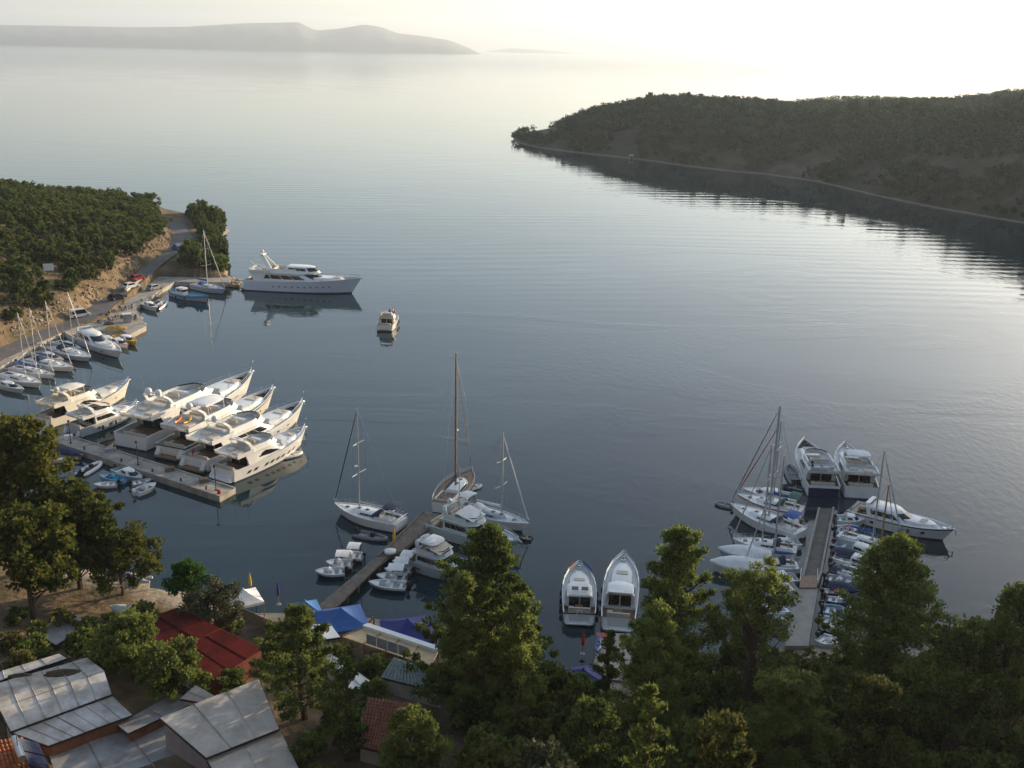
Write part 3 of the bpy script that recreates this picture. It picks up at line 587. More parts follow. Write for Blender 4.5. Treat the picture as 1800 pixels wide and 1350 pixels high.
def sailboat(label, stern, bow, zb, mastpx, masttop, name='sailing_boat', beam=None, hullm=WHITE, deckm=WHITE, mastm=ALU, cover=NAVYC, bimini=None, hood=NAVYC, furl=ALU, cabm=None, stripe=BOOT, spreaders=2, sheer=None, zs=.5, classic=False, radome=False, mastr=.11, dinghy=None, fscale=1., furlr=.085, group=None):
    root, L = boat_root(name, stern, bow, zb, label, 'sailboat', zs, group)
    B = beam or L*.25+.6; fs = zb*(.8 if not classic else .95)
    h = Hull(L, B, fs, zb, .62 if classic else .74, 1.95, .1*L if not classic else .2*L, 1.6, .45, .1, .35)
    h.shell(root, hullm); h.deck(root, deckm, 0, 1, .06)
    if stripe: h.stripe(root, stripe, 0, .12)
    if sheer: h.stripe(root, sheer, .8, .93, 'sheer_stripe')
    h.gunwale(root, TEAK if classic else hullm, .07, .05, 0, 'toe_rail')
    h.rail(root, STEEL, .82, 1., .6, .022, 'pulpit', 1.2)
    h.rail(root, STEEL, .0, .14, .6, .022, 'pushpit', .9, bow=False)
    o = MB()
    for sd in (1, -1):
        P = [h.pt(t, 1, sd) for t in np.linspace(.14, .82, 8)]
        for hh in (.58, .3): o.tube([(x, y*.96, z+hh) for x, y, z in P], .011, 3)
        for x, y, z in P: o.tube([(x, y*.96, z), (x, y*.96, z+.6)], .014, 4)
    o.build('lifelines', STEEL, root)
    dz = fs-.05
    c = Cabin(.30*L, .74*L, B*.56, dz, dz+.48, rf=.06*L, ra=.05, tw=.82, nose=.5, nf=.25); c.body(root, cabm or deckm, 'coachroof', .05)
    c.window(root, .1, .62, .3, .75, n=3)
    for xx in (.5, .62, .8): MB().box(xx*L-.25, xx*L+.25, -.25, .25, (dz+.52 if xx < .7 else h.sheer(xx)-.05), (dz+.58 if xx < .7 else h.sheer(xx)+.06)).build('hatch', GLASS, root)
    # cockpit: coaming walls round a teak well, wheel
    ck = Cabin(.06*L, .30*L, B*.60, dz+.0, dz+.3, rf=.0, tw=.96, nose=.1, nf=.9); ck.wall(root, cabm or deckm, 'cockpit_coaming', .22)
    MB().box(.065*L, .298*L, -B*.18, B*.18, dz+.01, dz+.05).build('cockpit_sole', TEAK, root)
    for sd in (1, -1): MB().box(.08*L, .29*L, min(sd*B*.17, sd*B*.27), max(sd*B*.17, sd*B*.27), dz+.02, dz+.2).build('cockpit_bench', TEAK, root)
    wx = .12*L; o = MB(); o.tube([(wx, .5*math.cos(a), dz+.75+.5*math.sin(a)) for a in np.linspace(0, 2*PI, 13)], .025, 4)
    for a in (0, PI/3, 2*PI/3): o.tube([(wx, .5*math.cos(a), dz+.75+.5*math.sin(a)), (wx, -.5*math.cos(a), dz+.75-.5*math.sin(a))], .015, 3)
    o.tube([(wx+.1, 0, dz), (wx+.1, 0, dz+.9)], .09, 6); o.build('steering_wheel', STEEL, root)
    # mast: foot from the photograph projected on the boat's axis
    mp = W(*mastpx, dz+.5); ax = Vector((math.cos(root.rotation_euler[2]), math.sin(root.rotation_euler[2]), 0)); mx = max(.45*L, min(.62*L, (mp-root.location).dot(ax)))
    mw = root.location+ax*mx
    zt = 6.                                # height at which the mast top projects to the photographed row
    for z in np.arange(6, 34, .1):
        if PX((mw.x, mw.y, z))[1] <= masttop: break
        zt = z
    mz = dz+.45
    MB().tube([(mx, 0, mz-.3), (mx, 0, zt*.6), (mx, 0, zt)], [mastr, mastr, mastr*.7], 7).build('mast', mastm, root); mast_o = [c_ for c_ in root.children if c_.name.startswith('mast')][-1]
    for j in range(spreaders):
        zz = mz+(zt-mz)*(.36+.3*j); w = B*(.42-.09*j); MB().tube([(mx-.15, -w, zz+.06), (mx, 0, zz), (mx-.15, w, zz+.06)], .035, 4).build('spreader', mastm if not classic else WHITE, mast_o)
    bz = dz+1.35; o = MB(); o.tube([(mx-.1, 0, bz), (mx-.36*L, 0, bz+.12)], .07, 6); boom_o = o.build('boom', mastm, root)
    if cover is not None:
        o = MB(); o.tube([(mx-.05, 0, bz+.9), (mx-.12, 0, bz+.3), (mx-.12*L, 0, bz+.22), (mx-.25*L, 0, bz+.2), (mx-.355*L, 0, bz+.2)], [.1, .26, .22, .18, .1], 8); o.build('sail_cover', cover, boom_o)
    bx = L*.985; o = MB(); o.tube([(bx, 0, zb+.1), (mx+.1, 0, zt*.985)], .014, 3); o.build('forestay', STEEL, root)
    if furl is not None:
        a = Vector((bx, 0, zb+.5)); b = Vector((mx+.1, 0, zt*.96)); MB().tube([a, a.lerp(b, .3), a.lerp(b, .75), b], [furlr*.8, furlr, furlr*.75, .03], 6).build('furled_sail', furl, root)
    o = MB(); o.tube([(.01*L, 0, fs+.1), (mx-.08, 0, zt)], .012, 3); o.build('backstay', STEEL, root)
    for sd in (1, -1):
        x, y, z = h.pt(mx/L-.02, 1, sd); z1 = mz+(zt-mz)*.36; w1 = sd*B*.42
        o = MB(); o.tube([(x, y*.93, z), (mx-.15, w1, z1+.06), (mx-.15, sd*B*.33, mz+(zt-mz)*.66+.06) if spreaders > 1 else (mx, 0, zt*.9), (mx, 0, zt*.96)], .012, 3); o.build('shroud', STEEL, root)
    if hood is not None:
        o = MB(); R = [[(.335*L-.28*u*L*.28, B*.30*math.sin(a), dz+.42+(.62+.1*u)*math.cos(a)) for a in np.linspace(-PI/2, PI/2, 9)] for u in (0, .5, 1)]; R[0] = [(.37*L, y, dz+.45+(z-dz-.45)*.25) for x, y, z in R[0]]; o.loft(R, closed=False, caps=(False, False)); o.build('sprayhood', hood, root)
    if bimini is not None:
        o = MB(); R = [[(x, B*.34*sd, dz+2.0+.14*(1-sd*sd)-.1*abs(x/L-.14)*8) for sd in (-1, -.5, 0, .5, 1)] for x in (.05*L, .13*L, .21*L)]; o.loft(R, closed=False, caps=(False, False)); o.build('bimini', bimini, root)
        o = MB()
        for sd in (1, -1):
            for xx in (.06*L, .20*L): o.tube([(.13*L, sd*B*.33, dz+.3), (xx, sd*B*.34, dz+1.95)], .018, 4)
        o.build('bimini_frame', STEEL, root)
    if radome: MB().ball((mx+.35, 0, mz+(zt-mz)*.42), .3, 8, .6).build('radar_dome', WHITE, mast_o)
    return root, L, h
def outboard(root, x, z, m=DARK, s=1., y=0.):
    o = MB(); o.loft([[(x-.42*s, y-.14*s, z+.25*s), (x+.02, y-.14*s, z+.25*s), (x+.02, y+.14*s, z+.25*s), (x-.42*s, y+.14*s, z+.25*s)], [(x-.46*s, y-.17*s, z+.45*s), (x+.04, y-.17*s, z+.45*s), (x+.04, y+.17*s, z+.45*s), (x-.46*s, y+.17*s, z+.45*s)], [(x-.38*s, y-.11*s, z+.72*s), (x-.02, y-.11*s, z+.72*s), (x-.02, y+.11*s, z+.72*s), (x-.38*s, y+.11*s, z+.72*s)]])
    o.box(x-.28*s, x-.1*s, y-.07*s, y+.07*s, -.4, z+.3*s); o.build('outboard_motor', m, root)
def open_boat(label, stern, bow, zb=.75, name='small_boat', beam=None, hullm=WHITE, inner=GREYW, awning=None, motor=True, console=None, benches=2, stripe=None, cover=None, gun=None, low=None, cat='boat', group=None, zs=.25, cuddy=None, motorm=DARK, L=None, fs=None):
    root, L0 = boat_root(name, stern, bow, zb, label, cat, zs, group); L = L or L0
    B = beam or L*.3+.35; fs = fs or zb*.72; h = Hull(L, B, fs, zb, .84, 2.3, .1*L, 1.7, .42, .1, .45)
    h.shell(root, hullm, dr=.35)
    if low: h.stripe(root, low, -.02, .55, 'lower_hull')
    elif stripe: h.stripe(root, stripe, .0, .2)
    h.gunwale(root, gun or hullm, .11, .05)
    fl = .12; h.deck(root, inner, .02, .86, 0, 'floor', .9, zfix=max(fl, fs*.3)); h.deck(root, hullm, .72, 1., .04, 'foredeck')
    z = max(fl, fs*.3)
    for i in range(benches):
        t = .14+.26*i; y = h.half(t)*.86; MB().box(t*L-.18, t*L+.18, -y, y, z+.02, z+.28).build('bench', inner if inner is not GREYW else WHITE, root)
    if console: MB().box(.42*L, .42*L+.5, -.35, .35, z, z+.75).add([(.42*L+.1, -.3, z+.75), (.42*L+.1, .3, z+.75), (.42*L+.35, .25, z+1.1), (.42*L+.35, -.25, z+1.1)], [(0, 1, 2, 3)]).build('console', console, root)
    if cuddy:
        c = Cabin(.36*L, .84*L, B*.72, fs-.06, fs+.62, rf=.18*L, ra=.0, tw=.82, nose=.5, nf=.25); c.body(root, cuddy, 'cuddy_cabin', .06); c.window(root, .08, .5, .4, .85, n=2); c.windshield(root, .72, .35, .92)
    if awning:
        o = MB(); o.loft([[(x, sd*B*.46, fs+1.35+.1*(1-sd*sd)) for sd in (-1, -.5, 0, .5, 1)] for x in (.1*L, .36*L, .62*L)], closed=False, caps=(False, False)); o.build('awning', awning, root)
        o = MB()
        for x in (.12*L, .6*L):
            for sd in (1, -1): o.tube([(x, sd*B*.43, fs), (x, sd*B*.44, fs+1.34)], .025, 4)
        o.build('awning_frame', STEEL, root)
    if cover:
        o = MB(); R = []
        for t in [.01]+[q for q in Hull.T if .02 < q < .99]+[.99]:
            x, y, zz = h.pt(t, 1); y += .04; hgt = (.55*B*.45)*math.sin(PI*min(1, (t+.12)*.92))**.7; R.append([(x, -y, zz-.18), (x, -y*.98, zz+.06), (x, -y*.5, zz+hgt*.8), (x, 0, zz+hgt), (x, y*.5, zz+hgt*.8), (x, y*.98, zz+.06), (x, y, zz-.18)])
        o.loft(R, closed=False, caps=(True, True)); o.build('tarpaulin', cover, root, True)
    if motor: outboard(root, -.03, fs*.7, motorm)
    return root, L, h
def inflatable(label, stern, bow, name='inflatable_dinghy', m=RUBBER, floor=DECKG, beam=None, motor=True, group=None, console=None, L=None, z=0., r=None, rib=None):
    root, L0 = boat_root(name, stern, bow, .4, label, 'dinghy', .2, group); L = L or L0; root.location.z = z
    B = beam or L*.48; r = r or B*.13; o = MB(); P = []; rr = []
    for sd in (-1, 1):
        pts = [(-.1*L, sd*(B/2-r)), (.0, sd*(B/2-r)), (.35*L, sd*(B/2-r)), (.62*L, sd*(B/2-r)*.94), (.8*L, sd*(B/2-r)*.68), (.92*L, sd*(B/2-r)*.34), (.96*L, sd*.02)]
        q = [(x, y, r*.75+.06*L*max(0, (x/L-.5))) for x, y in pts]
        if sd < 0: P += q; rr += [r*.35]+[r]*6
        else: P += list(reversed(q[:-1])); rr += [r]*5+[r*.35]
    o.tube(P, rr, 8); o.build('tubes', m, root, True)
    MB().add([(0, -B/2+r, .12), (0, B/2-r, .12), (.6*L, B/2-r*1.2, .16), (.86*L, 0, .22), (.6*L, -B/2+r*1.2, .16)], [(0, 4, 3, 2, 1)]).build('floor', floor, root)
    MB().box(-.03, .04, -B/2+r, B/2-r, .02, r*2.0).build('transom', DARK, root)
    MB().box(.36*L, .36*L+.25, -B/2+r*.6, B/2-r*.6, r*1.4, r*1.4+.06).build('thwart', rib or TEAK, root)
    if console: MB().box(.45*L, .45*L+.4, -.28, .28, .15, .85).build('console', console, root)
    if motor: outboard(root, -.03, .42, DARK, .8)
    return root
# ---- yachts stern-to on the concrete pier
Y1 = motor_yacht('flybridge yacht with a pale rounded hardtop, the one furthest along the pier towards the quay', (74, 746), (228, 666), 3.1, beam=5.2, hardtop=CREAM, domes=1, ports=3, portw=.5, porth=.18, swoosh=True, hullm=CREAM, top=CREAM, cab=(.2, .78), upper=True)
Y2 = motor_yacht('lower open cruiser moored between the hardtop yacht and the tallest yacht', (128, 763), (242, 705), 2.2, beam=4.6, fs=1.5, domes=0, ports=4, portw=.45, porth=.2, fend=(.3, .5), hullm=GREYW, top=WHITE, wing=False, cab=(.24, .76), canvas=CUSH)
Y3 = motor_yacht('longest three-deck yacht with two white radomes and a plain white transom', (230, 786), (445, 651), 3.9, beam=6.9, domes=2, ports=5, portw=1.1, porth=.3, bowflag=STEEL, foredark=True, platform=False, fs=2.3, cab=(.17, .82))
Y4 = motor_yacht('yacht carrying orange water toys on its upper deck between two other big yachts', (300, 802), (482, 680), 3.4, beam=6.0, domes=1, hardtop=WHITE, ports=5, bowflag=RED, foredark=True, fs=2.0, sheerline=BOOT, hullm=CREAM)
Y5 = motor_yacht('white yacht with curved stern stairs, second from the outer end of the pier', (342, 822), (534, 704), 3.3, beam=5.9, domes=1, ports=5, bowflag=STEEL, foredark=True, fs=1.9, sternflag=RED)
Y6 = motor_yacht('sunlit yacht with black wedge hull windows at the outer end of the pier', (392, 840), (538, 749), 2.9, beam=5.3, domes=0, ports=0, swoosh=True, bowflag=STEEL, cab=(.19, .8), arch=True, fs=1.75, platform='white')
for t in (.16, .235, .36, .43, .50, .57, .66, .74):
    Y6[2].hullwin(Y6[0], t, .48, .75, .42, DARK, (-1, 1), 'hull_window', .012)
def local(y, x, yy, z): 
    r = y[0]; c, s = math.cos(r.rotation_euler[2]), math.sin(r.rotation_euler[2]); return Vector((r.location.x+c*x-s*yy, r.location.y+s*x+c*yy, z))
def kayak(name, label, loc, rz, L, m, group=None, w=.38):
    r = empty(name, loc, rz, label, 'kayak', group); o = MB(); o.loft([[(t*L, w*math.sin(PI*max(.03, min(.97, t)))**.6*math.cos(a), .16+.15*math.sin(a)+.12*abs(2*t-1)**3) for a in np.linspace(0, 2*PI, 9)[:-1]] for t in np.linspace(0, 1, 9)]); o.build('hull', m, r, True)
    o = MB(); o.tube([(L*.5+.45*math.cos(a), .2*math.sin(a), .33) for a in np.linspace(0, 2*PI, 10)], .04, 5); o.build('cockpit_rim', DARK, r); return r
dz4 = (Y4[2].sheer(.4)-.42*(Y4[1]/26)**.55)+2.05*(Y4[1]/26)**.55+.06+.2*(Y4[1]/26)**.55+.55
kayak('kayak', 'orange inflatable toy on the upper deck of a big yacht', local(Y4, .075*Y4[1], .5, dz4), Y4[0].rotation_euler[2]+.35, 3.0, ORANGE)
kayak('kayak', 'yellow inflatable toy beside the orange one on the yacht deck', local(Y4, .09*Y4[1], -.9, dz4), Y4[0].rotation_euler[2]+.25, 2.6, YELLOW)
inflatable('small white tender tied under the bow of the outermost yacht', (500, 803), (531, 793), 'tender', WHITE, WHITE, beam=1.7)
inflatable('dark inflatable tender lying behind the open cruiser', (128, 770), (100, 763), 'tender', NAVYC, DECKG, beam=1.6)
# ---- the ship-like yacht lying at the quay jetty
BY = motor_yacht('large white displacement yacht with a raked mast lying beyond the jetty', (437, 504), (636, 488), 4.2, beam=7., hardtop=None, domes=1, ports=10, portw=.4, porth=.3, fs=2.7, cab=(.10, .80), foredark=True, stripe=BOOT, hullm=mat('hull_pale_blue_white', (.60, .64, .68), .3, .05, .8), arch=False)
L = BY[1]; k = (L/26)**.55; zz = BY[2].sheer(.4)-.42*k+2.05*k+.1
o = Cabin(.36*L, .64*L, 4.4, zz+.1, zz+1.6, rf=.05*L, tw=.85, nose=.4, nf=.3); o.body(BY[0], WHITE, 'wheelhouse'); o.window(BY[0], .1, .7, .4, .85, n=3); o.windshield(BY[0], .75)
for sd in (1, -1): MB().loft([[(.20*L, sd*2.2, zz+.2), (.26*L, sd*2.2, zz+.2), (.26*L, sd*2., zz+.2), (.20*L, sd*2., zz+.2)], [(.13*L, sd*.5, zz+4.2), (.155*L, sd*.5, zz+4.2), (.155*L, sd*.3, zz+4.2), (.13*L, sd*.3, zz+4.2)]]).build('mast_leg', WHITE, BY[0])
MB().box(.125*L, .16*L, -1.1, 1.1, zz+4.1, zz+4.35).ball((.14*L, .0, zz+4.9), .5, 8).build('masthead', WHITE, BY[0])
MB().tube([(.1*L, 0, zz+.3), (.03*L, 0, zz+2.2)], .1, 6).build('boat_crane', WHITE, BY[0])
for x, y, m, nm in ((.10, 1.3, YELLOW, 'yellow'), (.22, 1.6, ORANGE, 'orange')):
    p = local(BY, x*L, -y, zz+.25); kayak('kayak', nm+' water toy on the upper deck of the displacement yacht', p, BY[0].rotation_euler[2]+.2, 2.4, m, w=.5)
lp0 = W(410, 492, 1.2); lp1 = local(BY, .02*L, 0, 1.9); g0 = empty('passerelle', lp0, 0, 'narrow boarding plank between the jetty and the displacement yacht', 'gangway')
MB().tube([(0, 0, 0), lp1-lp0], .12, 5).build('plank', DECKG, g0)
MBT = motor_yacht('white motor cruiser under way in the middle of the bay', (676, 580), (692, 549), 1.9, beam=4.0, fs=1.35, hullm=CREAM, top=CREAM, domes=0, ports=2, portw=.3, porth=.2, canvas=None, upper=False, wing=True, fend=(.4, .62), cab=(.24, .66))
# ---- small boats on the inner side of the concrete pier
open_boat('white rowing boat beside the boat under a navy cover, inside the pier', (71, 809), (116, 806), .6, beam=1.6, motor=False, inner=WHITE)
open_boat('motor boat under a navy cover alongside the inner face of the pier', (82, 788), (146, 800), .9, 'covered_boat', beam=2.0, hullm=GREYW, cover=NAVYC)
open_boat('tiny white boat by the pier next to the autumn coloured tree', (62, 788), (84, 782), .8, beam=1.7, console=WHITE)
inflatable('white rigid inflatable with a small dark console alone inside the pier', (143, 833), (178, 811), m=WHITE, floor=DARK, beam=2.1, console=DARK)
open_boat('small fishing boat with turquoise gear on deck', (222, 846), (174, 834), .9, 'fishing_boat', beam=2.0, hullm=LITEB, inner=TURQ, console=TURQ, motor=False, stripe=TURQ)
open_boat('white skiff with a thin red waterline next to the turquoise fishing boat', (206, 852), (165, 851), .6, beam=1.6, inner=WHITE, stripe=RED)
open_boat('small cuddy boat with white cabin between the fishing boat and the pier', (204, 826), (250, 840), .85, beam=2.2, hullm=GREYW, cuddy=WHITE)
open_boat('grey skiff tucked between the white launch and the pier', (232, 852), (266, 842), .6, beam=1.5, hullm=GREYW)
open_boat('cream white open launch lying at an angle off the pier', (238, 868), (274, 848), .75, beam=2.0, inner=DECKG, console=WHITE, motorm=WHITE)
# ---- quay boats
sailboat('white sloop moored to the quay, the one next to the hardtop yacht', (2, 660), (73, 673), 1.2, (45, 664), 548, hood=None, cover=WHITEC, mastr=.07, furlr=.05)
sailboat('sloop with blue sail cover moored to the quay between two other sloops', (48, 634), (128, 645), 1.2, (84, 638), 528, hood=NAVYC, cover=BLUEC, mastr=.07, furlr=.05)
sailboat('grey blue sloop beside the streamlined motor yacht on the quay', (92, 612), (160, 628), 1.2, (124, 618), 512, hullm=GREYW, hood=NAVYC, mastr=.07, furlr=.05)
motor_yacht('streamlined white motor yacht moored to the quay with dark hull windows', (132, 590), (213, 617), 1.9, beam=4.4, fs=1.3, fly=False, hullm=WHITE, ports=3, portw=.9, porth=.25, cab=(.26, .72))
sailboat('small sloop with white cover squeezed between the white sloop and the blue covered sloop', (22, 648), (96, 658), 1.1, (60, 651), 540, beam=2.8, hood=None, cover=WHITEC, mastr=.065, furlr=.05)
for st, bw, lab, kw in (((-12, 672), (42, 684), 'white cabin boat on the quay side of the white sloop', dict(cuddy=WHITE)), ((30, 640), (72, 645), 'white launch with blue cover squeezed between two sloops', dict(cover=BLUEC)), ((62, 622), (112, 632), 'cream cabin boat between the blue covered sloop and the grey blue sloop', dict(cuddy=CREAM, hullm=CREAM)), ((98, 603), (142, 612), 'white cabin boat between the grey blue sloop and the streamlined yacht', dict(cuddy=WHITE)), ((150, 586), (192, 596), 'small white cabin boat astern of the pale day boat', dict(cuddy=WHITE)), ((78, 612), (104, 616), 'little red trimmed boat at the quay wall', dict(gun=RED, benches=3))):
    open_boat(lab, st, bw, 1.0, beam=2.3, **kw)
open_boat('small orange trimmed boat at the bow of the middle sloop', (100, 640), (128, 646), .8, beam=1.8, gun=ORANGE)
open_boat('yellow hulled fishing boat off the quay promontory', (205, 592), (240, 600), 1.1, 'fishing_boat', beam=2.6, hullm=YELLOW, cuddy=WHITE, motor=False)
open_boat('white day boat beside the yellow fishing boat', (192, 597), (226, 606), 1.0, beam=2.3, cuddy=WHITE, gun=RED)
open_boat('pale day boat beside the streamlined motor yacht', (175, 592), (206, 604), 1.0, beam=2.3, hullm=GREYW, cuddy=WHITE)
open_boat('white boat lying bow out from the quay by the chairs', (250, 534), (276, 540), 1.2, beam=2.6, cuddy=WHITE, inner=WHITE)
inflatable('white rigid inflatable beside the white boat by the chairs', (275, 543), (292, 529), m=WHITE, floor=RED, beam=2.4, console=WHITE)
def caique(label, stern, bow, hullm, trim, mast=0, house=True):
    root, L = boat_root('fishing_caique', stern, bow, 1.6, label, 'fishing boat', .3); B = L*.3
    h = Hull(L, B, 1.0, 1.7, .35, 2.0, .06*L, 2.2, .48, .12, .3, rise=.5); h.shell(root, hullm); h.deck(root, DECKG, 0, 1, .3); h.gunwale(root, trim, .14, .1); h.stripe(root, trim, .72, .9, 'trim_stripe'); h.stripe(root, RED, 0, .12)
    if house:
        c = Cabin(.22*L, .42*L, B*.5, .75, 2.5, rf=.2, ra=.1, tw=.95, nose=.2, nf=.8); c.body(root, WHITE, 'wheelhouse'); c.window(root, .15, .75, .55, .85, n=2); c.windshield(root, .8, .55, .85)
    MB().box(.5*L, .68*L, -B*.2, B*.2, .7, 1.15).build('hatch', trim, root); MB().tube([(.48*L, 0, .7), (.48*L, 0, 1.7+mast)], [.07, .05], 6).build('mast', WOODM, root)
    MB().tube([(.48*L, 0, 2.), (.15*L, 0, 2.5)], .05, 5).build('boom', WOODM, root)
    MB().tube([(.05*L, 0, .9), (.05*L, 0, 2.0), (.2*L, 0, 2.1)], .04, 4).build('stern_frame', STEEL, root)
    h.fender(root, (.3, .55), (-1,), DARK, .18, .5); return root
caique('blue and white fishing caique moored in front of the jetty', (300, 517), (366, 521), LITEB, TURQ, 1.)
sailboat('sailing boat with a long blue cover lying along the jetty', (340, 503), (396, 508), 1.5, (344, 500), 404, hood=BLUEC, cover=BLUEC, hullm=GREYW)
# ---- boats at the wooden pier
sailboat('white sloop with dark blue sprayhood, bow pointing away from the wooden pier head', (706, 925), (588, 884), 1.55, (633, 888), 717, beam=3.9, hood=NAVYC, bimini=NAVYC, cover=None, furl=NAVYC, radome=True)
sailboat('classic yacht with tall wooden mast moored stern-to at the wooden pier head', (776, 898), (829, 826), 1.7, (806, 858), 620, beam=4.6, hullm=WHITE, deckm=TEAK, mastm=mat('weathered_mast', (.23, .165, .115), .5, .15, 3), cover=NAVYC, hood=None, cabm=WHITE, classic=True, radome=True, mastr=.17, furl=CUSH, furlr=.09)
sailboat('white ketch with white awning moored beside the big motor cruiser', (806, 896), (930, 920), 1.5, (880, 908), 760, beam=3.4, hood=WHITEC, bimini=WHITEC, cover=WHITEC, furl=WHITEC, deckm=GREYW)
motor_yacht('broad pale green grey motor cruiser with two roof windows', (764, 926), (914, 950), 2.0, beam=4.6, fs=1.5, hullm=mat('gelcoat_green_grey', (.45, .52, .49), .35, .06), top=mat('deck_green_grey', (.50, .56, .53), .4, .06), cabmat=None, domes=1, ports=0, fly=True, canvas=WHITEC, upper=False, wing=False, cab=(.2, .72), mast=7.)
motor_yacht('flybridge cruiser with a cream canvas cover, half hidden by the tall pine', (722, 984), (842, 1004), 1.8, beam=4.2, fs=1.4, hullm=GREYW, top=GREYW, ports=2, portw=.8, porth=.15, canvas=CUSH, domes=0, upper=False, wing=False, cab=(.2, .74), hardtop=WHITEC)
open_boat('grey open motorboat moored below the flybridge cruiser with canvas cover', (706, 988), (774, 997), .95, beam=2.2, hullm=GREYW, console=DECKG)
inflatable('grey inflatable with a tall frame beside the blue hooded sloop', (629, 938), (681, 947), m=RUBBER, beam=2.0, console=DARK)
inflatable('small white dinghy hanging at the side of the classic yacht', (826, 858), (846, 850), m=WHITE, floor=WHITE, beam=1.4, motor=False)
inflatable('dark dinghy under the bow of the pale green grey cruiser', (934, 947), (915, 942), m=DARK, beam=1.4, motor=False)
GR = 'white hire boats with dark hulls beside the wooden pier'
for st, bw, lab, aw in (((606, 1008), (554, 1003), 'white hire boat without awning, outermost of its row', None), ((620, 995), (573, 987), 'white hire boat with awning between two others on its row', WHITEC), ((638, 982), (596, 972), 'white hire boat with awning nearest the wooden pier head', WHITEC)):
    open_boat(lab+', by the sloop side', st, bw, .85, 'hire_boat', beam=2.0, inner=GREYW, low=NAVY, awning=aw, console=WHITE, group=GR)
for st, bw, lab, aw in (((714, 1034), (648, 1022), 'white hire boat without awning, outermost of its row', None), ((716, 1020), (662, 1010), 'white hire boat with slipped awning', WHITEC), ((724, 1008), (676, 999), 'white hire boat with flat awning between two others', WHITEC), ((732, 997), (690, 985), 'white hire boat with awning next to the grey motorboat', WHITEC)):
    open_boat(lab+', by the flybridge cruiser side', st, bw, .85, 'hire_boat', beam=2.0, inner=GREYW, low=NAVY, awning=aw, console=WHITE, group=GR)
# ---- two cruisers off the short jetty
CR1 = motor_yacht('motor cruiser with orange and blue covers on its bow rail and two square windows aft', (1018, 1092), (1018, 989), 2.0, beam=3.9, fs=1.35, fly=False, hardtop=WHITE, arch=False, ports=0, cab=(.17, .62), fend=(.2, .35, .5, .65), fsides=(1, -1), sheerline=NAVY, platform='white')
for sd in (.55, -.55): MB().box(.19*CR1[1], .26*CR1[1], sd-.38, sd+.38, 3.02, 3.06).build('roof_window', DARK, CR1[0])
for sd, m in ((1, ORANGE), (-1, BLUEC)):
    q = MB(); q.loft([[(CR1[2].pt(t, 1, sd)[0], CR1[2].pt(t, 1, sd)[1], CR1[2].sheer(t)+z) for z in (.05, .6)] for t in (.78, .84, .9, .95)], closed=False, caps=(False, False)); q.build('rail_cover', m, CR1[0])
MB().tube([(-.3, -.25, .5), (-.02, -.25, 1.6), (-.02, .25, 1.6), (-.3, .25, .5)], .06, 5).build('stern_ladder', WHITE, CR1[0])
motor_yacht('larger open cruiser with a bow sunpad, behind the branches of a pine', (1086, 1102), (1097, 972), 2.2, beam=4.1, fs=1.4, fly=False, hardtop=None, arch=True, ports=3, cab=(.22, .66), fend=(.3, .5), fsides=(1,), platform='white')
# ---- pontoon
R1 = motor_yacht('flybridge yacht with blue transom carrying a dinghy on its upper deck', (1447, 872), (1414, 771), 3.1, beam=5.0, fs=1.9, hullm=WHITE, arch=False, ports=4, foredark=True, sheerline=None, platform=False)
hb = R1[2]; MB().quad((-.03, -hb.half(0)*.93, .1), (-.03, hb.half(0)*.93, .1), (-.03, hb.half(0)*.97, 1.5), (-.03, -hb.half(0)*.97, 1.5)).build('blue_transom', NAVY, R1[0])
kk = (R1[1]/26)**.55; dg = inflatable('white dinghy stowed on the upper deck of the blue transom yacht', (1432, 851), (1470, 853), m=GREYW, floor=WHITE, beam=1.4, L=3.0)
dg.location = local(R1, .12*R1[1], 1.4, R1[2].sheer(.4)-.42*kk+2.05*kk+.06+.65*kk); dg.rotation_euler[2] = R1[0].rotation_euler[2]-PI/2
R2 = motor_yacht('white yacht with a canvas bimini on its flybridge beside the blue transom yacht', (1513, 874), (1486, 778), 3.1, beam=5.2, fs=1.9, hardtop=WHITEC, domes=0, ports=4, arch=False, platform=False, bowflag=None)
motor_yacht('low sleek express cruiser with a dark side stripe pointing out to open water', (1496, 902), (1678, 930), 2.0, beam=4.4, fs=1.4, fly=False, hardtop=None, ports=2, portw=.5, porth=.4, sheerline=BOOT, cab=(.2, .72), fend=(.55, .62), arch=True)
sailboat('big white sloop with bright blue bimini on the pontoon', (1408, 944), (1284, 884), 1.6, (1336, 915), 712, beam=4.0, bimini=BLUEC, hood=NAVYC, cover=None, furl=DECKG, sheer=None, mastr=.17, furlr=.11)
sailboat('sloop with green sprayhood between the bright blue bimini sloop and a white launch', (1410, 905), (1296, 868), 1.5, (1352, 888), 740, beam=3.6, bimini=DKGREEN, hood=DKGREEN, cover=BLUEC, sheer=RED, furl=RED)
open_boat('white launch with a plain foredeck furthest out on the sloop side of the pontoon', (1400, 882), (1306, 858), 1.3, beam=3.0, cuddy=WHITE)
inflatable('grey inflatable floating off the bow of the bright blue bimini sloop', (1285, 890), (1258, 882), m=RUBBER, motor=True, beam=1.6)
inflatable('dark grey inflatable squeezed beside the blue transom yacht', (1400, 848), (1386, 818), m=RUBBER, beam=2.4, motor=False)
inflatable('dark inflatable in front of the blue transom yacht', (1412, 862), (1376, 852), m=NAVYC, beam=1.8, motor=False)
sailboat('small white sloop with navy cover on the pontoon', (1400, 972), (1288, 946), 1.3, (1338, 962), 780, beam=3.2, cover=NAVYC, hood=NAVYC, bimini=None)
open_boat('motorboat under a white cover with pale blue hull', (1356, 985), (1262, 962), 1.3, 'covered_boat', beam=3.0, hullm=LITEB, cover=WHITEC, motor=False)
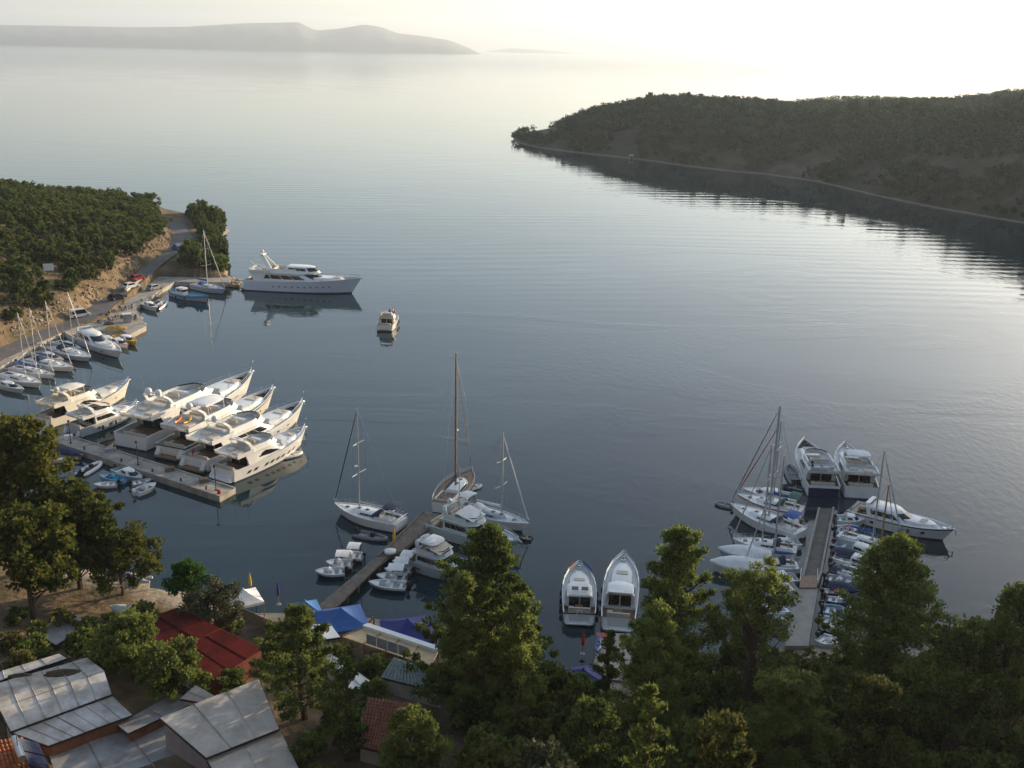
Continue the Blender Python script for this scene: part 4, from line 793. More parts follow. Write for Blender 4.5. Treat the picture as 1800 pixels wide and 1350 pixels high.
open_boat('larger motorboat under a smooth white cover by the leaning pine', (1340, 1003), (1248, 985), 1.4, 'covered_boat', beam=3.2, hullm=WHITE, cover=WHITEC, motor=False)
sailboat('grey sloop half hidden behind the pine on the pontoon', (1402, 1000), (1310, 985), 1.3, (1362, 992), 800, beam=3.0, hullm=GREYW, cover=BLUEC)
open_boat('small cuddy boat near the gangway on the sloop side of the pontoon', (1400, 1020), (1345, 1012), 1.0, beam=2.3, cuddy=WHITE)
open_boat('open workboat piled with red gear beside the express cruiser', (1470, 936), (1510, 926), 1.0, beam=2.2, hullm=WHITE, console=RED, inner=LITEB)
sailboat('slim grey sloop with blue sail cover beside the express cruiser', (1474, 944), (1590, 968), 1.3, (1530, 952), 792, beam=3.0, hullm=GREYW, cover=BLUEC, hood=None)
open_boat('white cuddy boat with rounded hardtop on the cruiser side of the pontoon', (1468, 962), (1562, 975), 1.4, beam=2.8, cuddy=WHITE, hullm=GREYW)
open_boat('blunt white cabin boat with dark boot stripe on the cruiser side of the pontoon', (1466, 984), (1556, 994), 1.4, beam=2.9, cuddy=WHITE, low=DKGREEN)
sailboat('old sloop with varnished mast behind the pine', (1476, 1006), (1580, 1024), 1.3, (1560, 1010), 852, beam=3.0, mastm=WOODM, cover=BLUEC, hood=None)
open_boat('boat under a navy cover near the blunt cabin boat', (1462, 1004), (1510, 1010), 1.0, 'covered_boat', beam=2.3, cover=NAVYC)
open_boat('boat under a faded navy cover next to a grey runabout', (1456, 1032), (1512, 1038), 1.0, 'covered_boat', beam=2.3, cover=NAVYC, hullm=GREYW)
open_boat('grey runabout moored between two navy covers', (1452, 1020), (1500, 1022), .9, beam=2.1, hullm=GREYW, console=WHITE)
open_boat('white runabout with red seat near the pale jetty', (1448, 1046), (1492, 1042), .8, beam=2.0, console=RED)
inflatable('grey inflatable bow-on near the pale jetty', (1476, 1082), (1486, 1052), m=GREYW, beam=1.8)
open_boat('small white skiff beside the grey inflatable near the pale jetty', (1448, 1066), (1478, 1062), .6, beam=1.5)
inflatable('small pale dinghy alone beside the pale jetty', (1456, 1108), (1462, 1084), m=GREYW, floor=WHITE, beam=1.7, motor=False)
open_boat('white boat stern showing under the pine at the foot of the pale jetty', (1440, 1125), (1474, 1130), .9, beam=2.2, console=WHITE)
for st, bw, lab, kw in (((1398, 1036), (1352, 1030), 'white motorboat beside the pale jetty behind the gappy pine', dict(cuddy=WHITE)), ((1394, 1054), (1344, 1046), 'blue covered motorboat beside the pale jetty behind the gappy pine', dict(cover=BLUEC, hullm=GREYW)), ((1390, 1074), (1338, 1066), 'open white boat deep behind the gappy pine', dict(console=WHITE)), ((1386, 1094), (1336, 1086), 'grey boat deep behind the gappy pine', dict(hullm=GREYW, console=WHITE)),
        ((1404, 958), (1350, 952), 'little white launch tucked between two sloops of the pontoon', dict(cuddy=WHITE)), ((1464, 972), (1520, 980), 'navy covered launch tucked between two cabin boats', dict(cover=NAVYC)), ((1462, 994), (1520, 1002), 'white launch behind the blunt cabin boat', dict(console=WHITE)), ((1452, 1056), (1500, 1054), 'dark hulled launch beside the white skiff', dict(hullm=NAVY, console=WHITE)), ((1448, 1076), (1492, 1074), 'pale green tender boat near the foot of the pontoon', dict(hullm=LITEB)), ((1444, 1096), (1490, 1098), 'white open boat under the big dense pine', dict(console=WHITE)), ((1470, 916), (1520, 912), 'white dayboat behind the express cruiser stern', dict(cuddy=WHITE)), ((1404, 925), (1340, 910), 'slim launch squeezed between the bright blue bimini sloop and the green hood sloop', dict(cover=WHITEC))):
    open_boat(lab, st, bw, 1.05, beam=2.3, **kw)
for u, lab, m in ((.2, 'white dock box on the concrete pier near the low cruiser', WHITE), (.42, 'grey dock box on the concrete pier astern of the longest yacht', DECKG), (.72, 'wooden crate on the concrete pier astern of the curved stair yacht', TEAK), (.88, 'brown crate near the outer end of the concrete pier', TEAK)):
    p = pal[2].lerp(pal[3], u).lerp(par[2].lerp(par[3], u), .3); r = empty('dock_box', (p.x, p.y, .8), .5, lab, 'box'); MB().box(-.6, .6, -.35, .35, .004, .55).build('chest', m, r); MB().box(-.64, .64, -.39, .39, .553, .63).build('lid', m, r)
#%%PART2
# ------------------------------------------------------------------ quay furniture and cars
def car(label, px, z, rz, m, van=False, group=None):
    p = W(*px, z); r = empty('parked_car', p, rz, label, 'car', group); L, B = (4.6, 1.85) if van else (4.2, 1.75)
    h = 1.9 if van else 1.45
    def prof(zs): return [(x, z) for x, z in zs]
    lo = [(-.5, .25), (-.5, .72), (-.46, .86), (-.2, .92), (.2, .9), (.42, .78), (.5, .6), (.5, .25)]
    o = MB(); o.loft([[(x*L, sd*B/2*k, z) for x, z in lo] for sd, k in ((-1, .93), (-1, 1.), (1, 1.), (1, .93))]); o.build('body', m, r)
    hi = [(-.44, .86), (-.34, h), (.05, h), (.24, .88)] if not van else [(-.47, .86), (-.45, h), (.2, h), (.36, .88)]
    o = MB(); o.loft([[(x*L, sd*B/2*k*(.86 if z > 1 else 1), z) for x, z in hi] for sd, k in ((-1, .95), (1, .95))]); o.build('roof', m, r)
    for sd in (1, -1):
        a = [(hi[0][0]+.05, .93), (hi[1][0]+.04, h-.1), (hi[2][0]-.01, h-.1), (hi[3][0]-.06, .93)]
        MB().add([(x*L, sd*(B/2*(.95 if z < 1 else .84)+.012), z) for x, z in a], [(0, 1, 2, 3)]).build('side_window', GLASS, r)
    for i, j in ((3, 2), (0, 1)):
        e = .02 if i == 3 else -.02; a, b = hi[i], hi[j]; MB().add([(a[0]*L+e, -B*.4, a[1]+.06), (a[0]*L+e, B*.4, a[1]+.06), (b[0]*L+e+(.03 if i == 3 else -.03), B*.35, b[1]-.06), (b[0]*L+e+(.03 if i == 3 else -.03), -B*.35, b[1]-.06)], [(0, 1, 2, 3)]).build('windscreen' if i == 3 else 'rear_window', GLASS, r)
    for x in (-.31, .31):
        for sd in (1, -1):
            o = MB(); R = [[(x*L+rad*math.cos(a), sd*y, .31+rad*math.sin(a)) for a in np.linspace(0, 2*PI, 11)[:-1]] for rad, y in ((.31, B/2-.2), (.31, B/2+.015), (.2, B/2+.02))]; o.loft(R); w = o.build('wheel', DARK, r); MB().loft([[(x*L+rad*math.cos(a), sd*y, .31+rad*math.sin(a)) for a in np.linspace(0, 2*PI, 9)[:-1]] for rad, y in ((.19, B/2+.018), (.17, B/2+.03), (.05, B/2+.035))]).build('rim', STEEL, w)
    for sd in (.6, -.6): MB().box(.497*L, .505*L, sd-.17, sd+.17, .56, .7).build('headlight', STEEL, r)
    return r
SILVER = mat('car_silver', (.4, .41, .42), .3, .05, 1, metal=.5); CBLUE = mat('car_blue', (.02, .07, .26), .3, .1); CDARK = mat('car_dark', (.02, .02, .025), .25, .1); CRED = mat('car_red', (.3, .03, .025), .3, .1); CWHITE = mat('car_white', (.7, .7, .68), .3, .05)
car('small blue car parked at the verge of the road bend', (315, 437), 4.2, 1.1, CBLUE)
car('dark red car behind the cream retaining wall', (243, 492), 2.85, 1.0, CRED)
car('white car behind the lower end of the cream wall', (231, 506), 2.55, 1.0, CWHITE)
car('dark car parked above the quay chairs', (206, 526), 2.25, .95, CDARK)
car('white van parked at the roadside above the sloops', (141, 557), 1.5, .75, CWHITE, True)
car('silver car parked on the quay apron near the white boats', (272, 509), 1.06, 1.1, SILVER)
p = W(92, 530, 2.5); p.z = H(p.x, p.y); sg = empty('billboard', p, .35, 'white blank billboard standing on the rocky scarp above the road', 'sign')
MB().box(-1.1, 1.1, -.04, .04, 1.3, 2.9).build('panel', CWHITE, sg)
for x in (-.8, .8): MB().box(x-.06, x+.06, .045, .14, -.3, 2.8).build('post', STEEL, sg)
DCH = mat('chair_dark', (.045, .04, .035), .6, .2, 4)
def chair(p, rz):
    o = MB(); o.box(-.24, .24, -.24, .24, .42, .47); o.box(-.24, -.19, -.24, .24, .47, .95)
    for x in (-.21, .21):
        for y in (-.21, .21): o.box(x-.025, x+.025, y-.025, y+.025, 0, .42)
    return o
cmesh = chair((0, 0, 0), 0).mesh('cafe_chair'); cmesh.materials.append(DCH)
tmesh = MB().lathe([(.03, 0), (.28, .01), (.05, .05), (.05, .7), (.45, .71), (.45, .75)], 10).mesh('cafe_table'); tmesh.materials.append(DCH)
for (cx, cy) in ((176, 558), (194, 549), (214, 546), (226, 543), (178, 568), (198, 563), (214, 560), (236, 562), (188, 556)):
    p = W(cx, cy, Q1+.004)
    t = linkmesh('cafe_table', tmesh, None); t.location = p; tag(t, 'round dark cafe table on the quay promontory', 'table', 'cafe tables on the quay')
    for k in range(3):
        a = random.random()*2+k*2.1; c = linkmesh('cafe_chair', cmesh, None); c.location = p+Vector((.85*math.cos(a), .85*math.sin(a), 0)); c.rotation_euler = (0, 0, a+PI+random.uniform(-.4, .4)); tag(c, 'dark cafe chair drawn up to a table on the quay promontory', 'chair', 'cafe chairs on the quay')
p = W(224, 566, Q1); kb = empty('kiosk', p, .4, 'small pale kiosk box standing among the quay chairs', 'kiosk'); MB().box(-.8, .8, -.6, .6, .003, 1.8).build('wall', CONC, kb); MB().box(-.95, .95, -.75, .75, 1.803, 1.93).build('roof', CWHITE, kb); MB().box(-.3, .3, -.63, -.603, .05, 1.6).build('door', DECKG, kb)
def heap(name, c, rx, ry, h, m, label, cat, seed):
    rr = random.Random(seed); o = MB(); n = 16; R = []
    for i in range(6):
        u = i/5; R.append([(c.x+rx*(1-u**2.2)*math.cos(2*PI*k/n)*(1+rr.uniform(-.14, .14)), c.y+ry*(1-u**2.2)*math.sin(2*PI*k/n)*(1+rr.uniform(-.14, .14)), c.z+h*u*(1+rr.uniform(-.2, .2))) for k in range(n)])
    o.loft(R, caps=(False, True)); return tag(o.build(name, m), label, cat)
heap('net_heap', W(204, 578, Q1), 2.3, 1.1, .8, mat('yellow_nets', (.5, .3, .04), .9, .4, 3, .05), 'long heap of yellow fishing nets on the quay edge', 'nets', 3)
heap('net_heap', W(192, 570, Q1), 1.2, .8, .6, mat('brown_nets', (.12, .07, .05), .9, .4, 3, .05), 'brown heap of fishing gear beside the yellow nets', 'nets', 4)
# boulders: round the jetty end and along the scarp
ROCK = mat('limestone', (.27, .20, .14), .95, .35, 1.2, .05)
def boulders(name, pts, label):
    V = []; Fc = []; n0 = 0
    ico = [(0, 0, 1), (.89, 0, .45), (.28, .85, .45), (-.72, .53, .45), (-.72, -.53, .45), (.28, -.85, .45), (.72, .53, -.45), (-.28, .85, -.45), (-.89, 0, -.45), (-.28, -.85, -.45), (.72, -.53, -.45), (0, 0, -1)]
    fi = [(0, 1, 2), (0, 2, 3), (0, 3, 4), (0, 4, 5), (0, 5, 1), (1, 6, 2), (2, 7, 3), (3, 8, 4), (4, 9, 5), (5, 10, 1), (2, 6, 7), (3, 7, 8), (4, 8, 9), (5, 9, 10), (1, 10, 6), (11, 7, 6), (11, 8, 7), (11, 9, 8), (11, 10, 9), (11, 6, 10)]
    for (x, y, z, r) in pts:
        s = [random.uniform(.6, 1.3) for _ in range(3)]; a = random.random()*6
        for q in ico:
            j = random.uniform(.75, 1.2); X, Y, Z = q[0]*s[0]*j*r, q[1]*s[1]*j*r, q[2]*s[2]*j*r*.8; V.append((x+X*math.cos(a)-Y*math.sin(a), y+X*math.sin(a)+Y*math.cos(a), z+Z))
        Fc += [tuple(i+n0 for i in f) for f in fi]; n0 += 12
    me = bpy.data.meshes.new(name); me.from_pydata(V, [], Fc); me.update(); return tag(linkmesh(name, me, ROCK), label, kind='stuff')
bl = []
for i in range(70):
    u = random.random(); p = W(398+22*random.random(), 493+12*random.random(), 0); bl.append((p.x, p.y, random.uniform(-.2, .55), random.uniform(.4, .9)))
for i in range(60): p = W(280+115*random.random(), 486-2*random.random(), .3); bl.append((p.x, p.y+.8, random.uniform(-.2, .4), random.uniform(.3, .7)))
boulders('riprap', bl, 'grey brown boulders round the outer end of the jetty')
bl = []
for i in range(620):
    j = random.randrange(2, len(FOOT)-2); a, b = FOOT[j], FOOT[j+1]; u = random.random(); d = Vector((b[0]-a[0], b[1]-a[1])).normalized(); off = abs(random.gauss(0, 1.))*1.5+.3
    if (j*7+int(u*5)) % 4 == 0: continue
    x = a[0]+(b[0]-a[0])*u-d.y*off; y = a[1]+(b[1]-a[1])*u+d.x*off; bl.append((x, y, H(x, y)-.05, random.uniform(.18, .5)))
boulders('scarp_rocks', bl, 'pale broken limestone along the cut bank above the road')
# ------------------------------------------------------------------ buildings on the near shore
def metalroof(name, c, c2, streak): return mat(name, c, .55, .2, .55, .0, col2=c2, stretch=streak)
GM1 = metalroof('roof_sheet_grey', (.40, .37, .32), (.62, .61, .58), (.9, .9, .9)); GM2 = metalroof('roof_sheet_rusty', (.36, .31, .25), (.58, .54, .48), (.9, .9, .9)); GM3 = metalroof('roof_sheet_beige', (.44, .39, .31), (.60, .55, .47), (.7, .7, .7)); GM4 = metalroof('roof_sheet_dark', (.2, .195, .185), (.33, .325, .315), (.7, .7, .7))
REDM = mat('roof_sheet_red', (.06, .007, .006), .85, .25, .55, col2=(.095, .011, .009), spec=.08); WALLW = mat('plaster_wall', (.42, .38, .33), .9, .2, .8, .01); WALLR = mat('red_wall', (.17, .03, .02), .8, .2, 1); WALLD = mat('dark_wall', (.07, .06, .055), .9, .3, 1)
def building(name, label, planes, wallm, gz=None, inset=.35, cat='building', seam=True):
    c0 = W(planes[0][0][0][0], planes[0][0][0][1], planes[0][0][0][2]); gz = gz if gz is not None else max(.5, H(c0.x, c0.y))
    root = empty(name, (c0.x, c0.y, gz), 0, label, cat); off = Vector((c0.x, c0.y, gz))
    for pi, (cs, n, m) in enumerate(planes):
        P = [W(*c)-off for c in cs]
        for k in range(n):
            a, b = k/n, (k+1)/n; g = .006
            q = [P[0].lerp(P[1], a+g), P[0].lerp(P[1], b-g), P[3].lerp(P[2], b-g), P[3].lerp(P[2], a+g)]
            up = Vector((0, 0, .012*((k*7+pi*3) % 4)))
            MB().slab([x+up for x in q], .05).build('roof_panel', m, root)
            if seam and k: 
                e0 = P[0].lerp(P[1], a); e1 = P[3].lerp(P[2], a); MB().tube([e0+Vector((0, 0, .05)), e1+Vector((0, 0, .05))], .035, 4).build('seam', m, root)
        cen = sum(P, Vector())/4; w = [p.lerp(cen, inset/max(.5, (p-cen).length)) for p in P]
        MB().loft([[(p.x, p.y, -.6) for p in w], [(p.x, p.y, p.z-.07) for p in w]]).build('wall', wallm if not isinstance(wallm, list) else wallm[pi % len(wallm)], root)
        # verge boards
        for i in range(4):
            a, b = P[i], P[(i+1) % 4]; d = (b-a).normalized(); nn = Vector((d.y, -d.x, 0))*.02; o = MB(); o.loft([[a+nn+Vector((0, 0, -.2)), a+nn+Vector((0, 0, -.02)), a-nn+Vector((0, 0, -.02)), a-nn+Vector((0, 0, -.2))], [b+nn+Vector((0, 0, -.2)), b+nn+Vector((0, 0, -.02)), b-nn+Vector((0, 0, -.02)), b-nn+Vector((0, 0, -.2))]]); o.build('verge_board', DARK if m is not REDM else WALLR, root)
    return root
building('metal_shed', 'large shed with three stepped planes of patched grey metal roofing', [(((-14, 1204, 5.7), (154, 1156, 5.7), (184, 1179, 6.5), (-2, 1246, 6.5)), 6, GM2), (((-2, 1247, 6.46), (184, 1180, 6.46), (197, 1220, 5.6), (18, 1286, 5.6)), 6, GM1), (((20, 1288, 5.4), (197, 1222, 5.4), (233, 1256, 4.6), (84, 1311, 4.6)), 7, GM1)], [WALLD, WALLW, mat('brick_wall', (.22, .09, .05), .9, .25, 1.5)])
building('lean_to', 'narrow pale roof strip behind the large grey shed', [(((-30, 1190, 5.2), (104, 1149, 5.2), (118, 1157, 5.4), (-30, 1206, 5.4)), 4, GM1)], WALLD)
building('beige_roofed_house', 'house with a broad beige metal roof beside the foreground pine', [(((280, 1262, 6.2), (456, 1193, 6.2), (491, 1281, 5.2), (362, 1332, 5.2)), 3, GM3), (((364, 1337, 4.7), (494, 1285, 4.7), (528, 1356, 3.9), (398, 1400, 3.9)), 2, GM3)], mat('lavender_wall', (.33, .30, .32), .9, .15, 1))
building('flat_roofed_shed', 'low shed with a dull flat grey roof in front of the beige roof', [(((84, 1325, 3.4), (288, 1264, 3.4), (366, 1342, 3.0), (120, 1430, 3.0)), 3, GM4)], WALLW)
building('lean_to', 'blue grey lean-to between the patched shed and the beige roof', [(((205, 1274, 4.1), (310, 1218, 4.1), (347, 1233, 4.4), (224, 1289, 4.4)), 2, GM4)], mat('brick_wall', (.22, .09, .05), .9, .25, 1.5))
building('roof_hatch_house', 'small pale gabled skylight between the red roof and the beige roof', [(((316, 1228, 5.0), (344, 1205, 5.5), (378, 1224, 5.3), (352, 1234, 4.9)), 2, GM3)], WALLW, inset=.15)
building('red_roofed_house', 'long house with a dark red metal roof near the beach', [(((231, 1097, 4.7), (313, 1068, 4.7), (387, 1104, 5.3), (305, 1146, 5.3)), 2, REDM), (((306, 1147, 5.28), (388, 1105, 5.28), (463, 1140, 4.5), (369, 1199, 4.5)), 3, REDM)], WALLR, inset=.2)
building('white_lean_to', 'small white lean-to roof at the near end of the red roofed house', [(((316, 1199, 3.6), (338, 1181, 3.8), (364, 1200, 3.8), (336, 1212, 3.5)), 1, GM1)], WALLD, inset=.15)
building('dark_hut', 'dark wooden hut with grey sheet roof among the trees by the beach', [(((64, 1112, 3.4), (128, 1076, 3.4), (156, 1098, 3.1), (98, 1134, 3.1)), 2, GM4)], WALLD)
building('white_roofed_kitchen', 'low building with a plain white roof behind the pine', [(((560, 1140, 4.0), (603, 1162, 4.0), (655, 1200, 3.6), (618, 1216, 3.6)), 2, CWHITE)], WALLW)
building('beach_bar', 'pale flat roof of the beach bar next to the light blue tents', [(((520, 1098, 3.3), (582, 1098, 3.3), (598, 1120, 3.2), (545, 1128, 3.2)), 2, CWHITE)], WALLW)
LITTER = mat('leaf_litter', (.06, .045, .02), .95, .4, 4, .03)
heap('leaf_litter', W(118, 1186, 6.0), 2.0, .8, .35, LITTER, 'broad drift of brown fallen leaves on the patched shed roof', 'leaves', 8)
heap('leaf_litter', W(40, 1190, 5.6), 1.3, .5, .3, LITTER, 'narrow drift of fallen leaves in the valley beside the lean-to roof', 'leaves', 9)
# tiled roofs
def tiled(name, label, cs, rows, cols, m, wallm):
    P = [W(*c) for c in cs]; gz = max(.6, H(P[0].x, P[0].y)); off = Vector((P[0].x, P[0].y, gz)); P = [p-off for p in P]; root = empty(name, off, 0, label, 'building')
    def at(u, v): return P[0].lerp(P[1], u).lerp(P[3].lerp(P[2], u), v)
    MB().slab([p-Vector((0, 0, .06)) for p in P], .1).build('roof_deck', WALLD, root)
    dn = (at(.5, 1)-at(.5, 0)).normalized()
    for i in range(cols):
        o = MB(); R = []
        for j in range(rows+1):
            for e in (0, 1):
                v = min(1, (j+(.96 if e else 0))/rows) if j < rows else 1
                lift = .05 if e else 0.
                a, b = at((i+.04)/cols, v), at((i+.96)/cols, v); d = b-a
                R.append([a+d*t+Vector((0, 0, lift+.09*math.sin(PI*t))) for t in (0, .25, .5, .75, 1)])
        o.loft(R, closed=False, caps=(False, False)); o.build('tile_course', m, root)
    cen = sum(P, Vector())/4; w = [p.lerp(cen, .06) for p in P]; MB().loft([[(p.x, p.y, -.8) for p in w], [(p.x, p.y, p.z-.17) for p in w]]).build('wall', wallm, root); return root
tiled('tile_roofed_bar', 'open bar under a pale green grey tiled roof', ((692, 1156, 4.2), (742, 1173, 4.2), (778, 1218, 3.6), (668, 1191, 3.5)), 12, 16, mat('green_grey_tiles', (.20, .26, .25), .6, .2, 2), WALLW)
TERRA = mat('terracotta_tiles', (.24, .085, .045), .8, .3, 2)
tiled('tile_roofed_house', 'terracotta tiled roof half hidden by the two foreground pines', ((646, 1226, 6.0), (732, 1238, 6.0), (700, 1330, 4.6), (630, 1312, 4.6)), 14, 14, TERRA, WALLW)
tiled('tile_roofed_house', 'orange tiled roof carrying the solar water heater', ((-60, 1310, 6.6), (40, 1296, 6.6), (80, 1380, 5.6), (-50, 1400, 5.6)), 12, 14, mat('orange_tiles', (.36, .11, .035), .8, .3, 2), WALLW)
p = W(52, 1332, 6.4); sh = empty('solar_water_heater', p, .62, 'solar water heater with steel tank and two dark panels on the orange roof', 'water heater')
for y in (-1.05, 1.05): MB().loft([[(1.0, y-.95, -.35), (1.0, y+.95, -.35), (1.06, y+.95, -.28), (1.06, y-.95, -.28)], [(-.45, y-.95, .75), (-.45, y+.95, .75), (-.39, y+.95, .82), (-.39, y-.95, .82)]]).build('collector_panel', mat('solar_glass', (.015, .02, .05), .12, .2), sh)
MB().tube([(-.7, -1.5, 1.15), (-.7, 1.5, 1.15)], .3, 12).build('tank', STEEL, sh)
o = MB(); o.tube([(-.7, 0, 1.4), (-.7, 0, 2.6)], .05, 5)
for y in (-1.2, 1.2): o.tube([(-.7, y, -.5), (-.7, y, 1.)], .04, 4)
o.build('stand', STEEL, sh)
# blue tents, parasols, fences on the beach
def tent(label, px, z, size, rz, m, h=1.3, name='canvas_tent', poles=True):
    c = W(*px, z); g = max(.2, H(c.x, c.y)); r = empty(name, (c.x, c.y, g), rz, label, 'tent'); zz = z-g; s = size/2
    cs = [(-s, -s), (s, -s), (s, s), (-s, s)]
    for i in range(4):
        a, b = cs[i], cs[(i+1) % 4]; o = MB(); R = []
        for j in range(5):
            u = j/4; sag = -.12*math.sin(PI*u); R.append([(a[0]*(1-u)+(b[0]-a[0])*(1-u)*t, a[1]*(1-u)+(b[1]-a[1])*(1-u)*t, zz+h*u+sag) for t in (0, .5, 1)])
        R.insert(0, [(p[0], p[1], p[2]-.28) for p in R[0]]); o.loft(R, closed=False, caps=(False, False)); o.build('canvas_panel', m, r)
    for x, y in cs: MB().tube([(x*.96, y*.96, -.2), (x*.96, y*.96, zz)], .05, 5).build('pole', WOODM, r)
    MB().ball((0, 0, zz+h), .12, 6).build('finial', m, r); return r
tent('bright blue square tent beside the foot of the wooden pier', (600, 1088), 2.7, 5.0, .35, mat('tent_blue', (.015, .09, .30), .7, .15, 1))
tent('deep blue square tent over the water edge beside the cream pergola', (717, 1108), 2.7, 5.2, .25, mat('tent_navy', (.012, .02, .17), .7, .15, 1))
tent('smaller light blue tent behind the bright blue one', (536, 1070), 2.5, 3.2, .4, mat('tent_light', (.02, .13, .36), .7, .15, 1), 1.0)
tent('white tent canopy standing on the beach', (428, 1051), 2.3, 3.6, .5, WHITEC, 1.1)
tent('small blue sunshade beside the short concrete jetty', (1025, 1188), 2.4, 3.4, .3, mat('tent_navy', (.012, .02, .17), .7, .15, 1), .8)
def parasol(label, px, z, m, h=2.6):
    c = W(*px, z); r = empty('folded_parasol', c, 0, label, 'parasol'); MB().tube([(0, 0, 0), (0, 0, h)], .04, 5).build('pole', WOODM, r); MB().lathe([(.04, h*.38), (.17, h*.42), (.2, h*.6), (.1, h*.9), (.02, h)], 8).build('canopy', m, r); MB().lathe([(.3, 0), (.3, .1), (.08, .16)], 8).build('base', CONC, r)
parasol('folded yellow parasol on the wooden pier head', (693, 966), 1.05, YELLOW, 2.9)
parasol('folded blue parasol at the water edge of the beach', (490, 1063), .6, mat('tent_navy', (.012, .02, .17), .7, .15, 1), 2.9)
parasol('folded yellow parasol behind the white beach tent', (441, 1046), .6, YELLOW, 2.8)
parasol('folded red parasol beside the short concrete jetty', (1024, 1150), .4, RED, 2.6)
for a, b, lab in (((426, 1076), (484, 1110), 'weathered plank fence between the red roof and the beach'),):
    A = W(*a, 1.6); B_ = W(*b, 1.6); A.z = H(A.x, A.y); B_.z = H(B_.x, B_.y); fr = empty('plank_fence', A, 0, lab, 'fence'); n = 26; d = (B_-A); nrm = Vector((-d.y, d.x, 0)).normalized()*.02
    for i in range(n):
        p = d*(i/n); q = d*((i+.93)/n); z1 = 1.55+random.uniform(-.05, .05); MB().loft([[p-nrm+Vector((0, 0, -.2)), q-nrm+Vector((0, 0, -.2)), q+nrm+Vector((0, 0, -.2)), p+nrm+Vector((0, 0, -.2))], [p-nrm+Vector((0, 0, z1)), q-nrm+Vector((0, 0, z1)), q+nrm+Vector((0, 0, z1)), p+nrm+Vector((0, 0, z1))]]).build('plank', mat('fence_grey', (.22, .2, .18), .9, .25, 3), fr)
    for zz in (.4, 1.2): MB().tube([Vector((0, 0, zz))+nrm*3, d+Vector((0, 0, zz))+nrm*3], .05, 4).build('rail', mat('fence_grey', (.22, .2, .18), .9, .25, 3), fr)
# cream pergola: canvas floor-cloth roof between two beams, grey menu boards
a, b, c_, d_ = W(602, 1119, 3.2), W(640, 1103, 3.2), W(770, 1146, 3.2), W(758, 1172, 3.2); g = max(.4, H(a.x, a.y)); pr = empty('pergola', (a.x, a.y, g), 0, 'cream canvas pergola with a white front beam between the tents and the tiled bar', 'pergola'); off = Vector((a.x, a.y, g)); q = [p-off for p in (a, b, c_, d_)]
CAN = mat('cream_canvas', (.55, .42, .24), .85, .12, 1.2)
for i in range(4):
    u0, u1 = i/4+.004, (i+1)/4-.004; MB().slab([q[0].lerp(q[3], u0), q[0].lerp(q[3], u1), q[1].lerp(q[2], u1), q[1].lerp(q[2], u0)], .04).build('canvas_panel', CAN, pr)
up = Vector((0, 0, .5)); e = (q[1]-q[0]).normalized()*.5
MB().loft([[q[1]-e*.4, q[1]+e, q[1]+e+up*.7, q[1]-e*.4+up*.7], [q[2]-e*.4, q[2]+e, q[2]+e+up*.7, q[2]-e*.4+up*.7]]).build('front_beam', CWHITE, pr)
for i in range(5):
    p0 = q[0].lerp(q[3], i/4); p1 = q[1].lerp(q[2], i/4); MB().tube([p0+Vector((0, 0, .1)), p1+Vector((0, 0, .1))], .06, 4).build('rafter', WOODM, pr)
    for p in (p0, p1): MB().tube([(p.x, p.y, -.5), (p.x, p.y, p.z)], .07, 5).build('post', WOODM, pr)
for i in range(4):
    m0 = q[0].lerp(q[3], .28+.12*i)+Vector((0, 0, .15)); m1 = q[0].lerp(q[3], .39+.12*i)+Vector((0, 0, .15)); MB().loft([[m0, m1, m1+Vector((.05, .05, 0)), m0+Vector((.05, .05, 0))], [m0+Vector((0, 0, 1.1)), m1+Vector((0, 0, 1.1)), m1+Vector((.05, .05, 1.1)), m0+Vector((.05, .05, 1.1))]]).build('grey_board', mat('board_grey', (.28, .29, .31), .6, .1), pr)
for pa, pb, lab in (((566, 1094), (584, 1072), 'sloping timber handrail beside the light blue tent'), ((641, 1103), (657, 1084), 'sloping timber pole beside the bright blue tent')):
    A = W(*pa, 1.6); B_ = W(*pb, 2.4); r = empty('timber_rail', (A.x, A.y, H(A.x, A.y)), 0, lab, 'rail'); zg = H(A.x, A.y); off = Vector((A.x, A.y, zg)); MB().tube([A-off, B_-off], .11, 6).build('handrail', WOODM, r)
    MB().tube([A-off, (0, 0, -.3)], .08, 5).build('post', WOODM, r); B0 = Vector((B_.x, B_.y, -.3))-off; MB().tube([B_-off, Vector((B0.x, B0.y, -.8))], .08, 5).build('post', WOODM, r)
# beached things
kayak('canoe', 'long white canoe drawn up on the beach under the yellowing tree', W(222, 1010, .5), -.3, 3.6, WHITE, w=.42); kayak('canoe', 'grey canoe lying in front of the white canoe on the beach', W(226, 1018, .6), -.35, 3.0, GREYW, w=.42)
bsk = open_boat('pale covered skiff on the sand behind the red roof', (232, 1080), (196, 1083), .9, 'beached_skiff', beam=1.5, hullm=GREYW, cover=GREYW, motor=False, zs=1.4)[0]
bsk.location.z = H(bsk.location.x, bsk.location.y)+.15
kayak('paddle_board', 'blue and white kayak lying on the edge of the short jetty', W(1050, 1150, .72), 1.45, 3.2, CBLUE)
MBX = tag(MB().box(-.9, .9, -.5, .5, 0, .02).build('doormat', RED), 'red mat on the outer end of the short concrete jetty', 'mat'); MBX.location = W(1064, 1117, .704)
tag(MB().lathe([(.25, 0), (.75, .12), (.7, .35), (.2, .5)], 12).build('upturned_dinghy', WHITE), 'white upturned tub beside the folded yellow parasol on the pier', 'dinghy').location = W(686, 972, 1.055)
